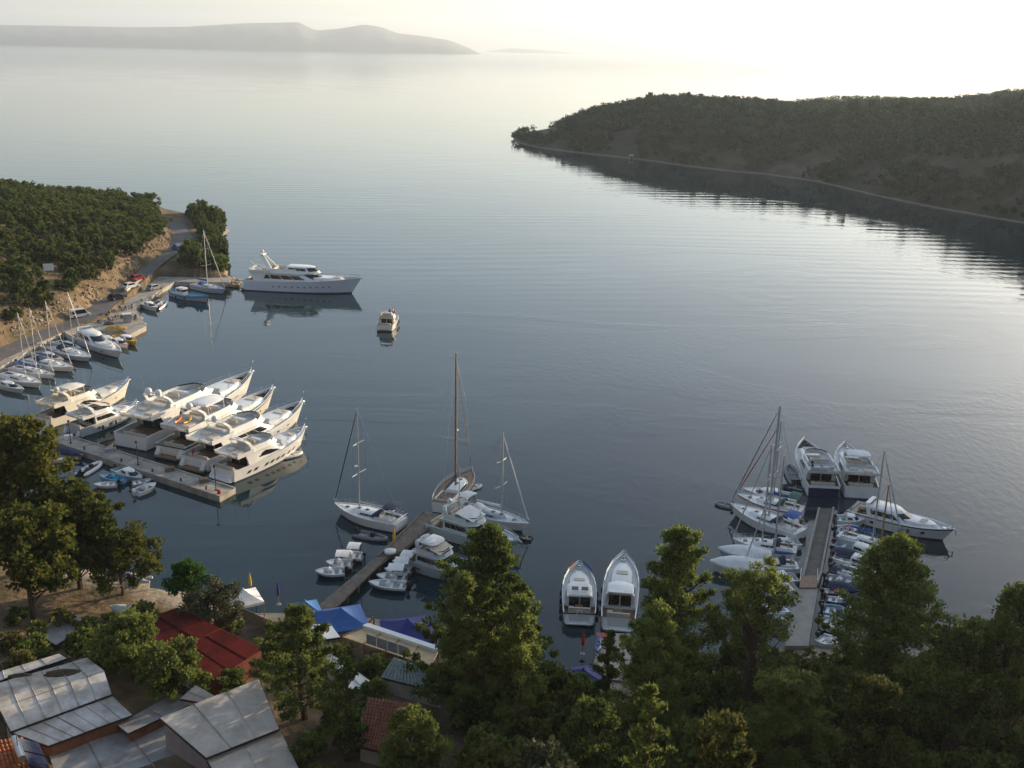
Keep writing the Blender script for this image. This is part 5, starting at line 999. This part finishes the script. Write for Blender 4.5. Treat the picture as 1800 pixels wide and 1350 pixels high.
# ------------------------------------------------------------------ people on the motor cruiser, gull, far hut
def person(label, loc, rz, shirt, trousers):
    r = empty('person', loc, rz, label, 'person')
    J = {'pel': (0, 0, .95, .14, .1), 'ch': (0, 0, 1.3, .17, .11), 'nk': (0, 0, 1.48, .055, .055), 'hd': (0, .02, 1.6, .085, .095), 'tp': (0, .01, 1.72, .075, .085),
         'sl': (-.19, 0, 1.42, .06, .06), 'el': (-.25, .02, 1.13, .045, .045), 'wl': (-.22, .16, .93, .035, .035), 'fl': (-.21, .22, .86, .04, .022), 'sr': (.19, 0, 1.42, .06, .06), 'er': (.26, .0, 1.13, .045, .045), 'wr': (.24, .1, .9, .035, .035), 'fr': (.23, .14, .82, .04, .022),
         'hl': (-.1, 0, .88, .09, .09), 'kl': (-.11, .03, .48, .062, .062), 'al': (-.11, 0, .09, .042, .042), 'tl': (-.11, .16, .04, .04, .03), 'hr': (.1, 0, .88, .09, .09), 'kr': (.11, .03, .48, .062, .062), 'ar': (.11, 0, .09, .042, .042), 'tr': (.11, .16, .04, .04, .03)}
    E = [('pel', 'ch'), ('ch', 'nk'), ('nk', 'hd'), ('hd', 'tp'), ('ch', 'sl'), ('sl', 'el'), ('el', 'wl'), ('wl', 'fl'), ('ch', 'sr'), ('sr', 'er'), ('er', 'wr'), ('wr', 'fr'), ('pel', 'hl'), ('hl', 'kl'), ('kl', 'al'), ('al', 'tl'), ('pel', 'hr'), ('hr', 'kr'), ('kr', 'ar'), ('ar', 'tr')]
    ks = list(J); me = bpy.data.meshes.new('body'); me.from_pydata([J[k][:3] for k in ks], [(ks.index(a), ks.index(b)) for a, b in E], []); o = linkmesh('body', me, mat('skin', (.42, .24, .16), .6, .1), r)
    sk = o.modifiers.new('skin', 'SKIN')
    if not me.skin_vertices: me.attributes
    bm_ok = len(me.skin_vertices) > 0
    if bm_ok:
        for i, k in enumerate(ks): me.skin_vertices[0].data[i].radius = (J[k][3], J[k][4])
        me.skin_vertices[0].data[0].use_root = True
    o.modifiers.new('sub', 'SUBSURF').render_levels = 1
    def sleeve(pts): q = MB(); q.loft([[(x+a*math.cos(t), y+b*math.sin(t), z) for t in np.linspace(0, 2*PI, 11)[:-1]] for x, y, z, a, b in pts], caps=(False, False)); return q
    sleeve([(0, 0, .92, .185, .14), (0, 0, 1.1, .18, .14), (0, 0, 1.32, .215, .15), (0, 0, 1.45, .2, .11), (0, 0, 1.5, .075, .075)]).build('shirt', shirt, r)
    q = sleeve([(-.1, 0, .96, .12, .13), (-.105, .02, .7, .105, .11), (-.11, .03, .5, .09, .09)]); q2 = sleeve([(.1, 0, .96, .12, .13), (.105, .02, .7, .105, .11), (.11, .03, .5, .09, .09)]); q.build('trouser_leg', trousers, r); q2.build('trouser_leg', trousers, r)
    MB().lathe([(.1, 1.62), (.112, 1.68), (.09, 1.75), (.02, 1.785)], 10).build('hair', DARK, r)
    return r
k = (MBT[1]/26)**.55; fz = MBT[2].sheer(.8)-.42*k+.03
for x, y, rz, sm, tm, lab in ((.8, .5, 1.2, NAVYC, DARK, 'person in a dark top standing on the bow of the motor cruiser'), (.76, -.7, -.4, RED, NAVYC, 'person in a red top standing on the bow of the motor cruiser'), (.87, -.1, 2.6, WHITEC, DARK, 'person in a white top standing at the bow rail of the cruiser')):
    person(lab, local(MBT, x*MBT[1], y, MBT[2].sheer(x)-.42*k+.03), MBT[0].rotation_euler[2]+rz, sm, tm)
d = ray(1428, 173); gp = Vector((0, 0, CAMH))+d*(240/d.y); gl = empty('gull', gp, .5, 'gull gliding high over the wooded headland', 'bird')
MB().lathe([(.01, -.3), (.07, -.15), (.09, .05), (.05, .22), (.01, .32)], 7).build('body', DECKG, gl).rotation_euler = (PI/2, 0, 0)
for sd in (1, -1): q = MB(); q.loft([[(sd*x, y0, z), (sd*x, y1, z), (sd*x, (y0+y1)/2, z+.02)] for x, y0, y1, z in ((.05, -.12, .14, 0), (.35, -.08, .16, .12), (.7, -.1, .02, .06))]); q.build('wing', DECKG, gl)
p = W(1110, 276, 1.5); p.y += 6; p.x += .5; p.z = float(pen_h(np.array([[p.x, p.y]]))[0]); hu = empty('shore_hut', p, .3, 'tiny pale hut on the shore of the wooded headland', 'hut'); hu.scale = (.6, .6, .6); MB().box(-2, 2, -1.6, 1.6, -1., 2.4).build('wall', CONCD, hu); MB().loft([[(-2.2, -1.9, 2.3), (-2.2, 0, 3.6), (-2.2, 1.9, 2.3)], [(2.2, -1.9, 2.3), (2.2, 0, 3.6), (2.2, 1.9, 2.3)]]).build('roof', CONC, hu); MB().box(-.4, .4, -1.64, -1.602, -.2, 1.7).build('door', DARK, hu)
# ------------------------------------------------------------------ vegetation
def leafcloud(C, R, per, ll, lw, up=.35, flat=.8, seed=0, shell=.45):
    g = np.random.default_rng(seed); n = len(C)*per
    c = np.repeat(np.array(C), per, 0); r = np.repeat(np.array(R), per)
    d = g.normal(size=(n, 3)); d /= np.linalg.norm(d, axis=1)[:, None]; rad = (shell+(1-shell)*g.random(n))
    pos = c+d*(r*rad)[:, None]*np.array([1, 1, flat])
    ax = d*.8+g.normal(size=(n, 3))*.55+np.array([0, 0, up]); ax /= np.linalg.norm(ax, axis=1)[:, None]
    sd = np.cross(ax, g.normal(size=(n, 3))); sd /= np.linalg.norm(sd, axis=1)[:, None]
    l = ll*(.6+.8*g.random(n))[:, None]; w = lw*(.6+.8*g.random(n))[:, None]
    bend = np.cross(ax, sd)*l*.12
    V = np.stack([pos-ax*l*.5, pos-sd*w*.5+bend, pos+ax*l*.5, pos+sd*w*.5+bend], 1).reshape(-1, 3)
    return V, np.arange(n*4).reshape(-1, 4)
def npmesh(name, V, Q, m):
    me = bpy.data.meshes.new(name); me.vertices.add(len(V)); me.vertices.foreach_set('co', V.astype(np.float32).ravel())
    me.loops.add(Q.size); me.loops.foreach_set('vertex_index', Q.astype(np.int32).ravel()); me.polygons.add(len(Q)); me.polygons.foreach_set('loop_start', np.arange(len(Q), dtype=np.int32)*4)
    me.update(calc_edges=True); me.materials.append(m); return me
def cone(u, b=.25): return (1-u)**.65*min(1, (u-b+.12)/.2) if u > b-.1 else 0
def dome(u, b=.25): return max(.12, math.sin(PI*min(1, max(0, (u-b)/(1-b)*.86+.16)))**.6)
def plume(u, b=.1): return max(.09, (1-u)**.55*min(1, (u-b+.16)/.26))
def spire(u, b=.08): return max(.1, (1-u)**.5*min(1, (u+.1)/.3))
def tree_meshes(h, r, b, prof, dens, ll, lw, m, seed, up=.4, cr=None, lean=(0, 0), gap=.0):
    g = random.Random(seed); C = []; R = []; lobes = [(g.uniform(0, 6.28), g.uniform(.55, 1.15), g.uniform(0, 1)) for _ in range(6)]
    n = int(dens*(h*(1-b))*r*2.8)+8; tr = []
    def put(u, x, y, z, q, f=1.):
        if gap and math.sin(math.atan2(y, x)*2+u*19+seed)*math.cos(u*13-math.atan2(y, x)) > 1-gap: return
        C.append((x+lean[0]*u*h, y+lean[1]*u*h, z)); R.append((cr or .2*r)*g.uniform(.6, 1.3)*f); tr.append((u, x+lean[0]*u*h, y+lean[1]*u*h, z, q))
    if prof is dome:                      # limbs end in separate rounded masses
        K = 11; LB = []
        for k in range(K):
            u = b+(1-b)*(.22+.72*((k+.5)/K)**.9); a = k*2.4+g.uniform(-.5, .5); q = prof(u, b)*r*g.uniform(.42, .72)*(1 if u < .88 else .35); LB.append((u, a, q, r*g.uniform(.36, .52)))
        for i in range(n):
            u, a, q, lr = LB[i % K]; dx = [g.gauss(0, 1) for _ in range(3)]; dl = math.sqrt(sum(e*e for e in dx)) or 1; rr_ = lr*g.random()**.4
            x = q*math.cos(a)+dx[0]/dl*rr_; y = q*math.sin(a)+dx[1]/dl*rr_; z = min(h*.985, u*h+dx[2]/dl*rr_*.85)
            if z < b*h*.8: z = b*h*.8+g.random()*.4
            put(z/h, x, y, z, math.hypot(x, y), .85)
    else:                                 # whorled boughs, longest low down
        nb = max(14, n//5)
        for i in range(nb):
            u = min(.985, b+(1-b)*(1-(1-(i+.5)/nb)**1.0*1.)); u = b+(1-b)*(1-(1-(i+.5)/nb)**.72) if False else u
            a = i*2.399+g.uniform(-.4, .4); ln = prof(u, b)*r*g.uniform(.72, 1.12)*(1+.2*math.cos(a-lobes[0][0])); 
            for f in (.3, .52, .74, .92, 1.05):
                if ln*f < .15*r and f < .6 and u < .8: pass
                z = u*h+ln*f*(.06+(.16 if prof is not plume else .34)*f)-.12*ln; put(min(.99, z/h), ln*f*math.cos(a+g.uniform(-.18, .18)), ln*f*math.sin(a+g.uniform(-.18, .18)), min(z, h*1.0), ln*f, 1.05-.35*f)
    per = max(10, int(26*(np.mean(R)/ll)**1.6*1.0))
    fn = .74 if ll < .5 else 1.
    V, Q = leafcloud(C, R, int(per*(1.75 if ll < .5 else 1)), ll*fn, lw*1.3*fn, up, .8, seed, .3)
    crown = npmesh('crown', V, Q, m)
    o = MB(); tk = max(.1, h*.02); top = .93 if prof is not dome else .75
    o.tube([(lean[0]*h*t+.25*tk*math.sin(t*5+seed)*3, lean[1]*h*t+.25*tk*math.cos(t*4)*3, h*t-.4*(t == 0)) for t in (0, .2, .4, .6, .8, top)], [tk*1.5, tk*1.15, tk, tk*.75, tk*.45, tk*.15], 7)
    for i, (u, x, y, z, q) in enumerate(tr):
        if i % max(1, n//34) == 0 and q > .25*r:
            u0 = max(.1, u-.12-.1*(prof is dome)); x0, y0 = lean[0]*u0*h, lean[1]*u0*h; o.tube([(x0, y0, u0*h), (x0+(x-x0)*.5, y0+(y-y0)*.5, u0*h+(z-u0*h)*.4), (x, y, z)], [tk*.4, tk*.28, tk*.08], 4)
    tm = o.mesh('trunk'); tm.materials.append(BARK); return crown, tm
NAMEK = {}
def tree(name, label, toppx, depth, r, m, prof=cone, b=.25, dens=1., ll=.42, lw=.17, up=.4, seed=0, cr=None, lean=(0, 0), cat='tree', gap=0., group=None):
    d = ray(*toppx); t = depth/d.y; top = Vector((0, 0, CAMH))+d*t; bz = H(top.x, top.y)
    h = max(2.5, top.z-bz)
    root = empty(name, (top.x-lean[0]*h, top.y-lean[1]*h, bz-.1), 0, label, cat, group)
    cr_, tm = tree_meshes(h, r, b, prof, dens, ll, lw, m, seed, up, cr, lean, gap)
    linkmesh('trunk', tm, None, root); linkmesh('crown', cr_, None, root); return root
tree('plane_tree', 'tall yellowing tree at the beach beside the concrete pier', (20, 728), 110, 5.8, LAUT, dome, .2, .95, .5, .3, .15, 1, 1.25)
tree('plane_tree', 'broad yellowing tree between the tallest yellowing tree and the canoes', (118, 858), 106, 6.2, LAUT, dome, .15, 1.0, .5, .3, .15, 2, 1.2)
tree('plane_tree', 'lower yellowing tree leaning over the canoes on the beach', (205, 935), 105, 4.6, LAUT, dome, .2, 1.1, .46, .28, .15, 3, 1.0)
tree('plane_tree', 'dark yellowing tree behind the dark hut', (35, 900), 98, 6.2, LAUT, dome, .25, .9, .5, .3, .1, 4, 1.2)
tree('fig_tree', 'fresh green fig tree by the beach behind the red roof', (325, 985), 102, 2.6, LGREEN, dome, .2, 1.5, .42, .3, .1, 5, .75)
tree('olive_tree', 'grey green olive tree beside the red roof', (372, 1026), 96, 3.4, LOLIVE, dome, .2, 1.4, .34, .17, .1, 6, .8)
tree('mulberry_tree', 'dense green tree between the red roof and the patched shed', (222, 1088), 86, 3.8, LSCRUB, dome, .1, 1.5, .42, .26, .1, 7, .85)
tree('mulberry_tree', 'dense green tree spreading over the edge of the patched shed roof', (300, 1132), 82, 3.2, LSCRUB, dome, .1, 1.6, .42, .26, .1, 8, .8)
tree('pine_tree', 'dark open-branched pine in front of the beach bar', (525, 1065), 80, 6.2, LPINED, cone, .15, 1.15, .4, .17, .4, 9, .8, gap=.2)
tree('pine_tree', 'slender light green pine in front of the dark open-branched pine', (606, 1152), 74, 2.7, LPINE, cone, .15, 1.5, .36, .15, .5, 10, .6)
tree('pine_tree', 'tallest dark green pine rising in front of the flybridge cruiser', (862, 928), 84, 7.8, LPINE, cone, .12, 1.15, .44, .19, .4, 11, .95)
tree('pine_tree', 'broad pine shoulder beside the tallest dark green pine', (915, 1050), 80, 4.2, LPINE, cone, .1, 1.2, .42, .18, .4, 12, .85)
tree('pine_tree', 'dark pine shoulder on the tent side of the tallest pine', (815, 1010), 80, 3.9, LPINED, cone, .1, 1.2, .42, .18, .4, 13, .85)
tree('bay_tree', 'rounded dark green tree below the terracotta roof', (722, 1252), 70, 3.0, LPINED, dome, .1, 1.5, .4, .2, .2, 14, .8)
tree('pine_tree', 'airy yellow green pine between the two cruisers and the pontoon', (1196, 928), 84, 5.6, LPINE, plume, .1, 1.25, .42, .17, .5, 15, .9, gap=.12)
tree('pine_tree', 'bushy yellow green pine in front of the airy one', (1160, 1066), 78, 4.4, LPINE, plume, .08, 1.4, .42, .18, .5, 16, .85)
tree('pine_tree', 'open pine with bare gaps in front of the sloops of the pontoon', (1338, 985), 82, 4.1, LPINE, dome, .12, 1.1, .4, .16, .4, 17, .8, gap=.25)
tree('pine_tree', 'big dense pine in front of the boats beside the express cruiser', (1584, 948), 84, 6.6, LPINE, plume, .05, 1.4, .44, .19, .5, 18, .95)
tree('pine_tree', 'small young pine beside the short concrete jetty', (1072, 1108), 82, 2.1, LPINED, cone, .1, 1.5, .36, .15, .4, 19, .6)
tree('pine_tree', 'dark tree at the end of the row overlooking the open water', (1796, 1022), 74, 3.6, LPINED, dome, .2, 1.1, .42, .2, .3, 20, .85, gap=.2)
tree('pine_tree', 'dark spreading tree between the big dense pine and the row end', (1704, 1088), 72, 4.2, LPINED, dome, .15, 1.1, .44, .22, .3, 21, .9, gap=.25)
tree('oleander_bush', 'upright leafy bush with pale buds on the slope below the viewpoint', (1140, 1200), 56, 2.6, LSCRUB, spire, .05, 1.9, .5, .15, .9, 22, .5, cat='bush')
tree('oleander_bush', 'wide leafy bush with pale buds beside the upright leafy bush', (1280, 1248), 55, 2.9, LSCRUB2, dome, .05, 1.8, .5, .16, .9, 23, .6, cat='bush')
tree('oleander_bush', 'pale leafy bush at the foot of the tallest pine', (960, 1300), 56, 2.5, LOLIVE, dome, .05, 1.8, .5, .18, .6, 24, .6, cat='bush')
tree('holm_oak', 'rounded brown green oak below the big dense pine', (1545, 1180), 64, 3.0, LSCRUB2, dome, .08, 1.6, .38, .2, .2, 25, .8)
tree('holm_oak', 'rounded oak filling the gap below the two yellow green pines', (1040, 1228), 66, 2.8, LSCRUB, dome, .08, 1.6, .38, .2, .2, 26, .8)
tree('holm_oak', 'leafy oak at the foot of the open gappy pine', (1400, 1180), 70, 3.4, LPINED, dome, .08, 1.5, .4, .2, .2, 27, .85)
# bushes covering the slope below the viewpoint
BUSH = []
for i in range(6):
    r = random.uniform(2.0, 2.8); BUSH.append(tree_meshes(random.uniform(3.4, 5.), r, .03, dome, 1.9, .5, .24, [LSCRUB, LPINED, LSCRUB2, LSCRUB2, LPINE, LPINE][i], 40+i, .25, .62))
cnt = 0
for i in range(900):
    x, y = random.uniform(-14, 52), random.uniform(42, 90)
    if x < -4 and y > 62: continue
    px = PX((x, y, H(x, y)+3))
    if not (560 < px[0] < 1900 and px[1] < 1480): continue
    if polydist([(x, y)], COAST)[0] < 5: continue
    if (abs(x-11) < 5 and y > 84): continue
    if any((x-a)**2+(y-b)**2 < 4.6 for a, b in NAMEK.get('b', [])): continue
    NAMEK.setdefault('b', []).append((x, y)); kx = random.randrange(6); c, t = BUSH[kx]; s = random.uniform(.75, 1.15)
    r = empty('hillside_bush', (x, y, H(x, y)-.15), random.uniform(0, 6.28), 'dense leafy bush among many on the steep slope below the viewpoint', 'bush', 'bushes on the near slope'); r.scale = (s, s, s*random.uniform(.8, 1.15))
    linkmesh('trunk', t, None, r); linkmesh('crown', c, None, r); cnt += 1
    if cnt > 150: break
cnt = 0
for (tx, ty, dep) in ((20, 1010, 96), (60, 1050, 93), (10, 1070, 90), (150, 1050, 94), (480, 1100, 94), (500, 1110, 92), (630, 1178, 88), (660, 1185, 88), (600, 1170, 90), (40, 1130, 88), (560, 1330, 66), (640, 1320, 66), (500, 1345, 64), (200, 1120, 90), (170, 1140, 87), (150, 1090, 92), (60, 1090, 90), (110, 1060, 95), (190, 1060, 96), (250, 1060, 98), (560, 1290, 70), (600, 1300, 69), (540, 1250, 74), (610, 1240, 76), (410, 1170, 84), (400, 1090, 97), (470, 1130, 90), (660, 1215, 84), (690, 1290, 70), (30, 1150, 86), (130, 1120, 90), (580, 1210, 79)):
    d = ray(tx, ty); p = Vector((0, 0, CAMH))+d*(dep/d.y); c, t = BUSH[cnt % 3]; s = random.uniform(.5, .75); cnt += 1
    r = empty('garden_bush', (p.x, p.y, H(p.x, p.y)-.1), random.uniform(0, 6.28), 'garden bush growing between the beach buildings', 'bush', 'bushes between the beach buildings'); r.scale = (s, s, s); linkmesh('trunk', t, None, r); linkmesh('crown', c, None, r)
# scrub on the left headland
SCR = [tree_meshes(random.uniform(3.0, 4.4), random.uniform(1.7, 2.5), .05, dome, .95, .55, .34, [LMAQ, LMAQ, LSCRUB2, LMAQ, LMAQ, LSCRUB][i], 60+i, .2, .7) for i in range(6)]
pts = []
P = np.column_stack([rng.uniform(-205, -62, 9000), rng.uniform(170, 378, 9000)]); d3 = polydist(P, HILL); dc = polydist(P, COAST); hz = land_h(P); cnt = 0; MASS = []; o_ = np.argsort(P[:, 1]); P, d3, dc, hz = P[o_], d3[o_], dc[o_], hz[o_]
for (x, y), a, c_, z in zip(P, d3, dc, hz):
    px = PX((x, y, z+2))
    if not (-60 < px[0] < 420 and 280 < px[1] < 700): continue
    onhill = a > 2.2
    tip = a < -9.5 and y > 274 and c_ > .5 and x > -112
    if tip:
        q = PX((x, y, z)); 
        if q[1] > 482 or q[0] < 268: continue
    if not (onhill or tip) or (x-sg.location.x)**2+(y-sg.location.y)**2 < 20: continue
    if onhill and a < 6 and random.random() < .4: continue
    if any((x-u)**2+(y-v)**2 < (3.4 if tip else 4.) for u, v in pts): continue
    pts.append((x, y)); cnt += 1
    if cnt > 250 and not tip: MASS.append((x, y, z)); continue
    kx = random.choice([0, 1, 3, 5]) if tip else random.randrange(6); cm, tm = SCR[kx]; s = random.uniform(.5, 1.15)*(.9 if not tip else 1.15)
    r = empty('maquis_bush', (x, y, z-.2), random.uniform(0, 6.28), 'rounded maquis bush at the headland tip beyond the road' if tip else 'rounded maquis bush on the slope above the headland road', 'bush', 'maquis bushes at the headland tip' if tip else 'maquis bushes above the headland road'); r.scale = (s, s, s*random.uniform(.8, 1.15))
    linkmesh('trunk', tm, None, r); linkmesh('crown', cm, None, r)
print('maquis', cnt, len(MASS))
CC = []; RR = []
for x, y, z in MASS:
    r = random.uniform(1.2, 2.1)
    for k in range(9): CC.append((x+random.gauss(0, r*.5), y+random.gauss(0, r*.5), z+r*.4+random.uniform(0, r*1.0))); RR.append(r*.42)
if CC:
    V, Q = leafcloud(CC, RR, 34, .55, .4, .2, .8, 93); tag(linkmesh('maquis_scrub', npmesh('maquis_scrub', V, Q, LMAQ), None), 'green maquis scrub running over the crest of the headland', kind='stuff')
# dry undergrowth on the near and left slopes
P = np.column_stack([rng.uniform(-200, -85, 9000), rng.uniform(170, 372, 9000)]); a = polydist(P, HILL); P = P[(a > .8)][:5200]; z = land_h(P)
V, Q = leafcloud(np.column_stack([P, z+.15]), np.full(len(P), .5), 5, .6, .2, .9, .5, 77); tag(linkmesh('dry_undergrowth', npmesh('dry_undergrowth', V, Q, LSCRUB2), None), 'dry grass and low scrub between the maquis bushes', kind='stuff')
# trees on the wooded headland
FT = []
for i in range(6):
    h_, r_ = random.uniform(4.5, 7), random.uniform(2.4, 3.6); c, t = tree_meshes(h_, r_, .2, dome, .55, 1.0, .6, LFAR, 80+i, .2, .95, gap=.15)
    FT.append(c)
P = np.column_stack([rng.uniform(-10, 420, 26000), rng.uniform(340, 860, 26000)]); a = polydist(P, PEN); hz = pen_h(P); nn = vnoise(P, 22, 9); cand = []
for (x, y), q, z, n in zip(P, a, hz, nn):
    if q < 3.5 and (n < .45 or q < .8): continue
    if 7 < q < 30 and n < .42+.15*(x > 90): continue
    if 3.5 < q < 8 and n < .3: continue
    px = PX((x, y, z+3))
    if -40 < px[0] < 1860: cand.append((x, y, z, math.hypot(x, y)))
ind = []; rest = []; used = {}
random.shuffle(cand)
keep = []
for c in cand:
    key = (int(c[0]/3.7), int(c[1]/3.7))
    if key in used: continue
    used[key] = 1; keep.append(c)
# ridge-line and shore trees can be told apart: these are things, the mass between is one wood
def showsize(c):
    d = float(polydist([(c[0], c[1])], PEN)[0]); return (70 < d < 120)*2+(d < 12)*1.+300/c[3]+random.random()*.3
keep.sort(key=lambda c: -showsize(c)); ind = keep[:270]; rest = keep[270:]
for (x, y, z, d) in ind:
    o = linkmesh('headland_tree', random.choice(FT), None); s = random.uniform(.55, 1.35); o.location = (x, y, z-.7); o.scale = (s, s, s*random.uniform(.8, 1.3)); o.rotation_euler = (0, 0, random.uniform(0, 6.28)); tag(o, 'small dark tree on the wooded headland across the bay', 'tree', 'trees on the wooded headland')
CC = []; RR = []
for (x, y, z, d) in rest:
    r = random.uniform(1.3, 3.3)
    for k in range(5): CC.append((x+random.gauss(0, r*.5), y+random.gauss(0, r*.5), z+r*.5+random.uniform(0, r*.9))); RR.append(r*.55)
V, Q = leafcloud(CC, RR, 14, 1.1, .75, .2, .8, 91); tag(linkmesh('far_wood', npmesh('far_wood', V, Q, LFAR), None), 'continuous dark scrub wood covering the far headland', kind='stuff')
CC = []; RR = []
for i in range(420):
    a, q = random.uniform(0, 6.28), random.random()**.5; x, y = 330+88*q*math.cos(a), 1010+64*q*math.sin(a); z = float(isl_h(np.array([[x, y]]))[0]); CC.append((x, y, z+2)); RR.append(random.uniform(1.8, 3))
V, Q = leafcloud(CC, RR, 22, 1.5, .9, .2, .8, 92); tag(linkmesh('island_wood', npmesh('island_wood', V, Q, LFAR), None), 'dark wood covering the low island', kind='stuff')
# ------------------------------------------------------------------ haze
def haze():
    m = bpy.data.materials.new('haze_air'); m.use_nodes = True; N = m.node_tree.nodes; N.remove(N['Principled BSDF'])
    v = N.new('ShaderNodeVolumePrincipled'); v.inputs['Color'].default_value = (.80, .90, 1., 1); v.inputs['Density'].default_value = HAZE_D; v.inputs['Anisotropy'].default_value = .35
    m.node_tree.links.new(v.outputs[0], N['Material Output'].inputs['Volume'])
    o = MB().box(-24000, 24000, -3000, 24000, -40, 620).build('haze', m); tag(o, 'thin pale morning haze over the whole bay', kind='stuff')
haze()
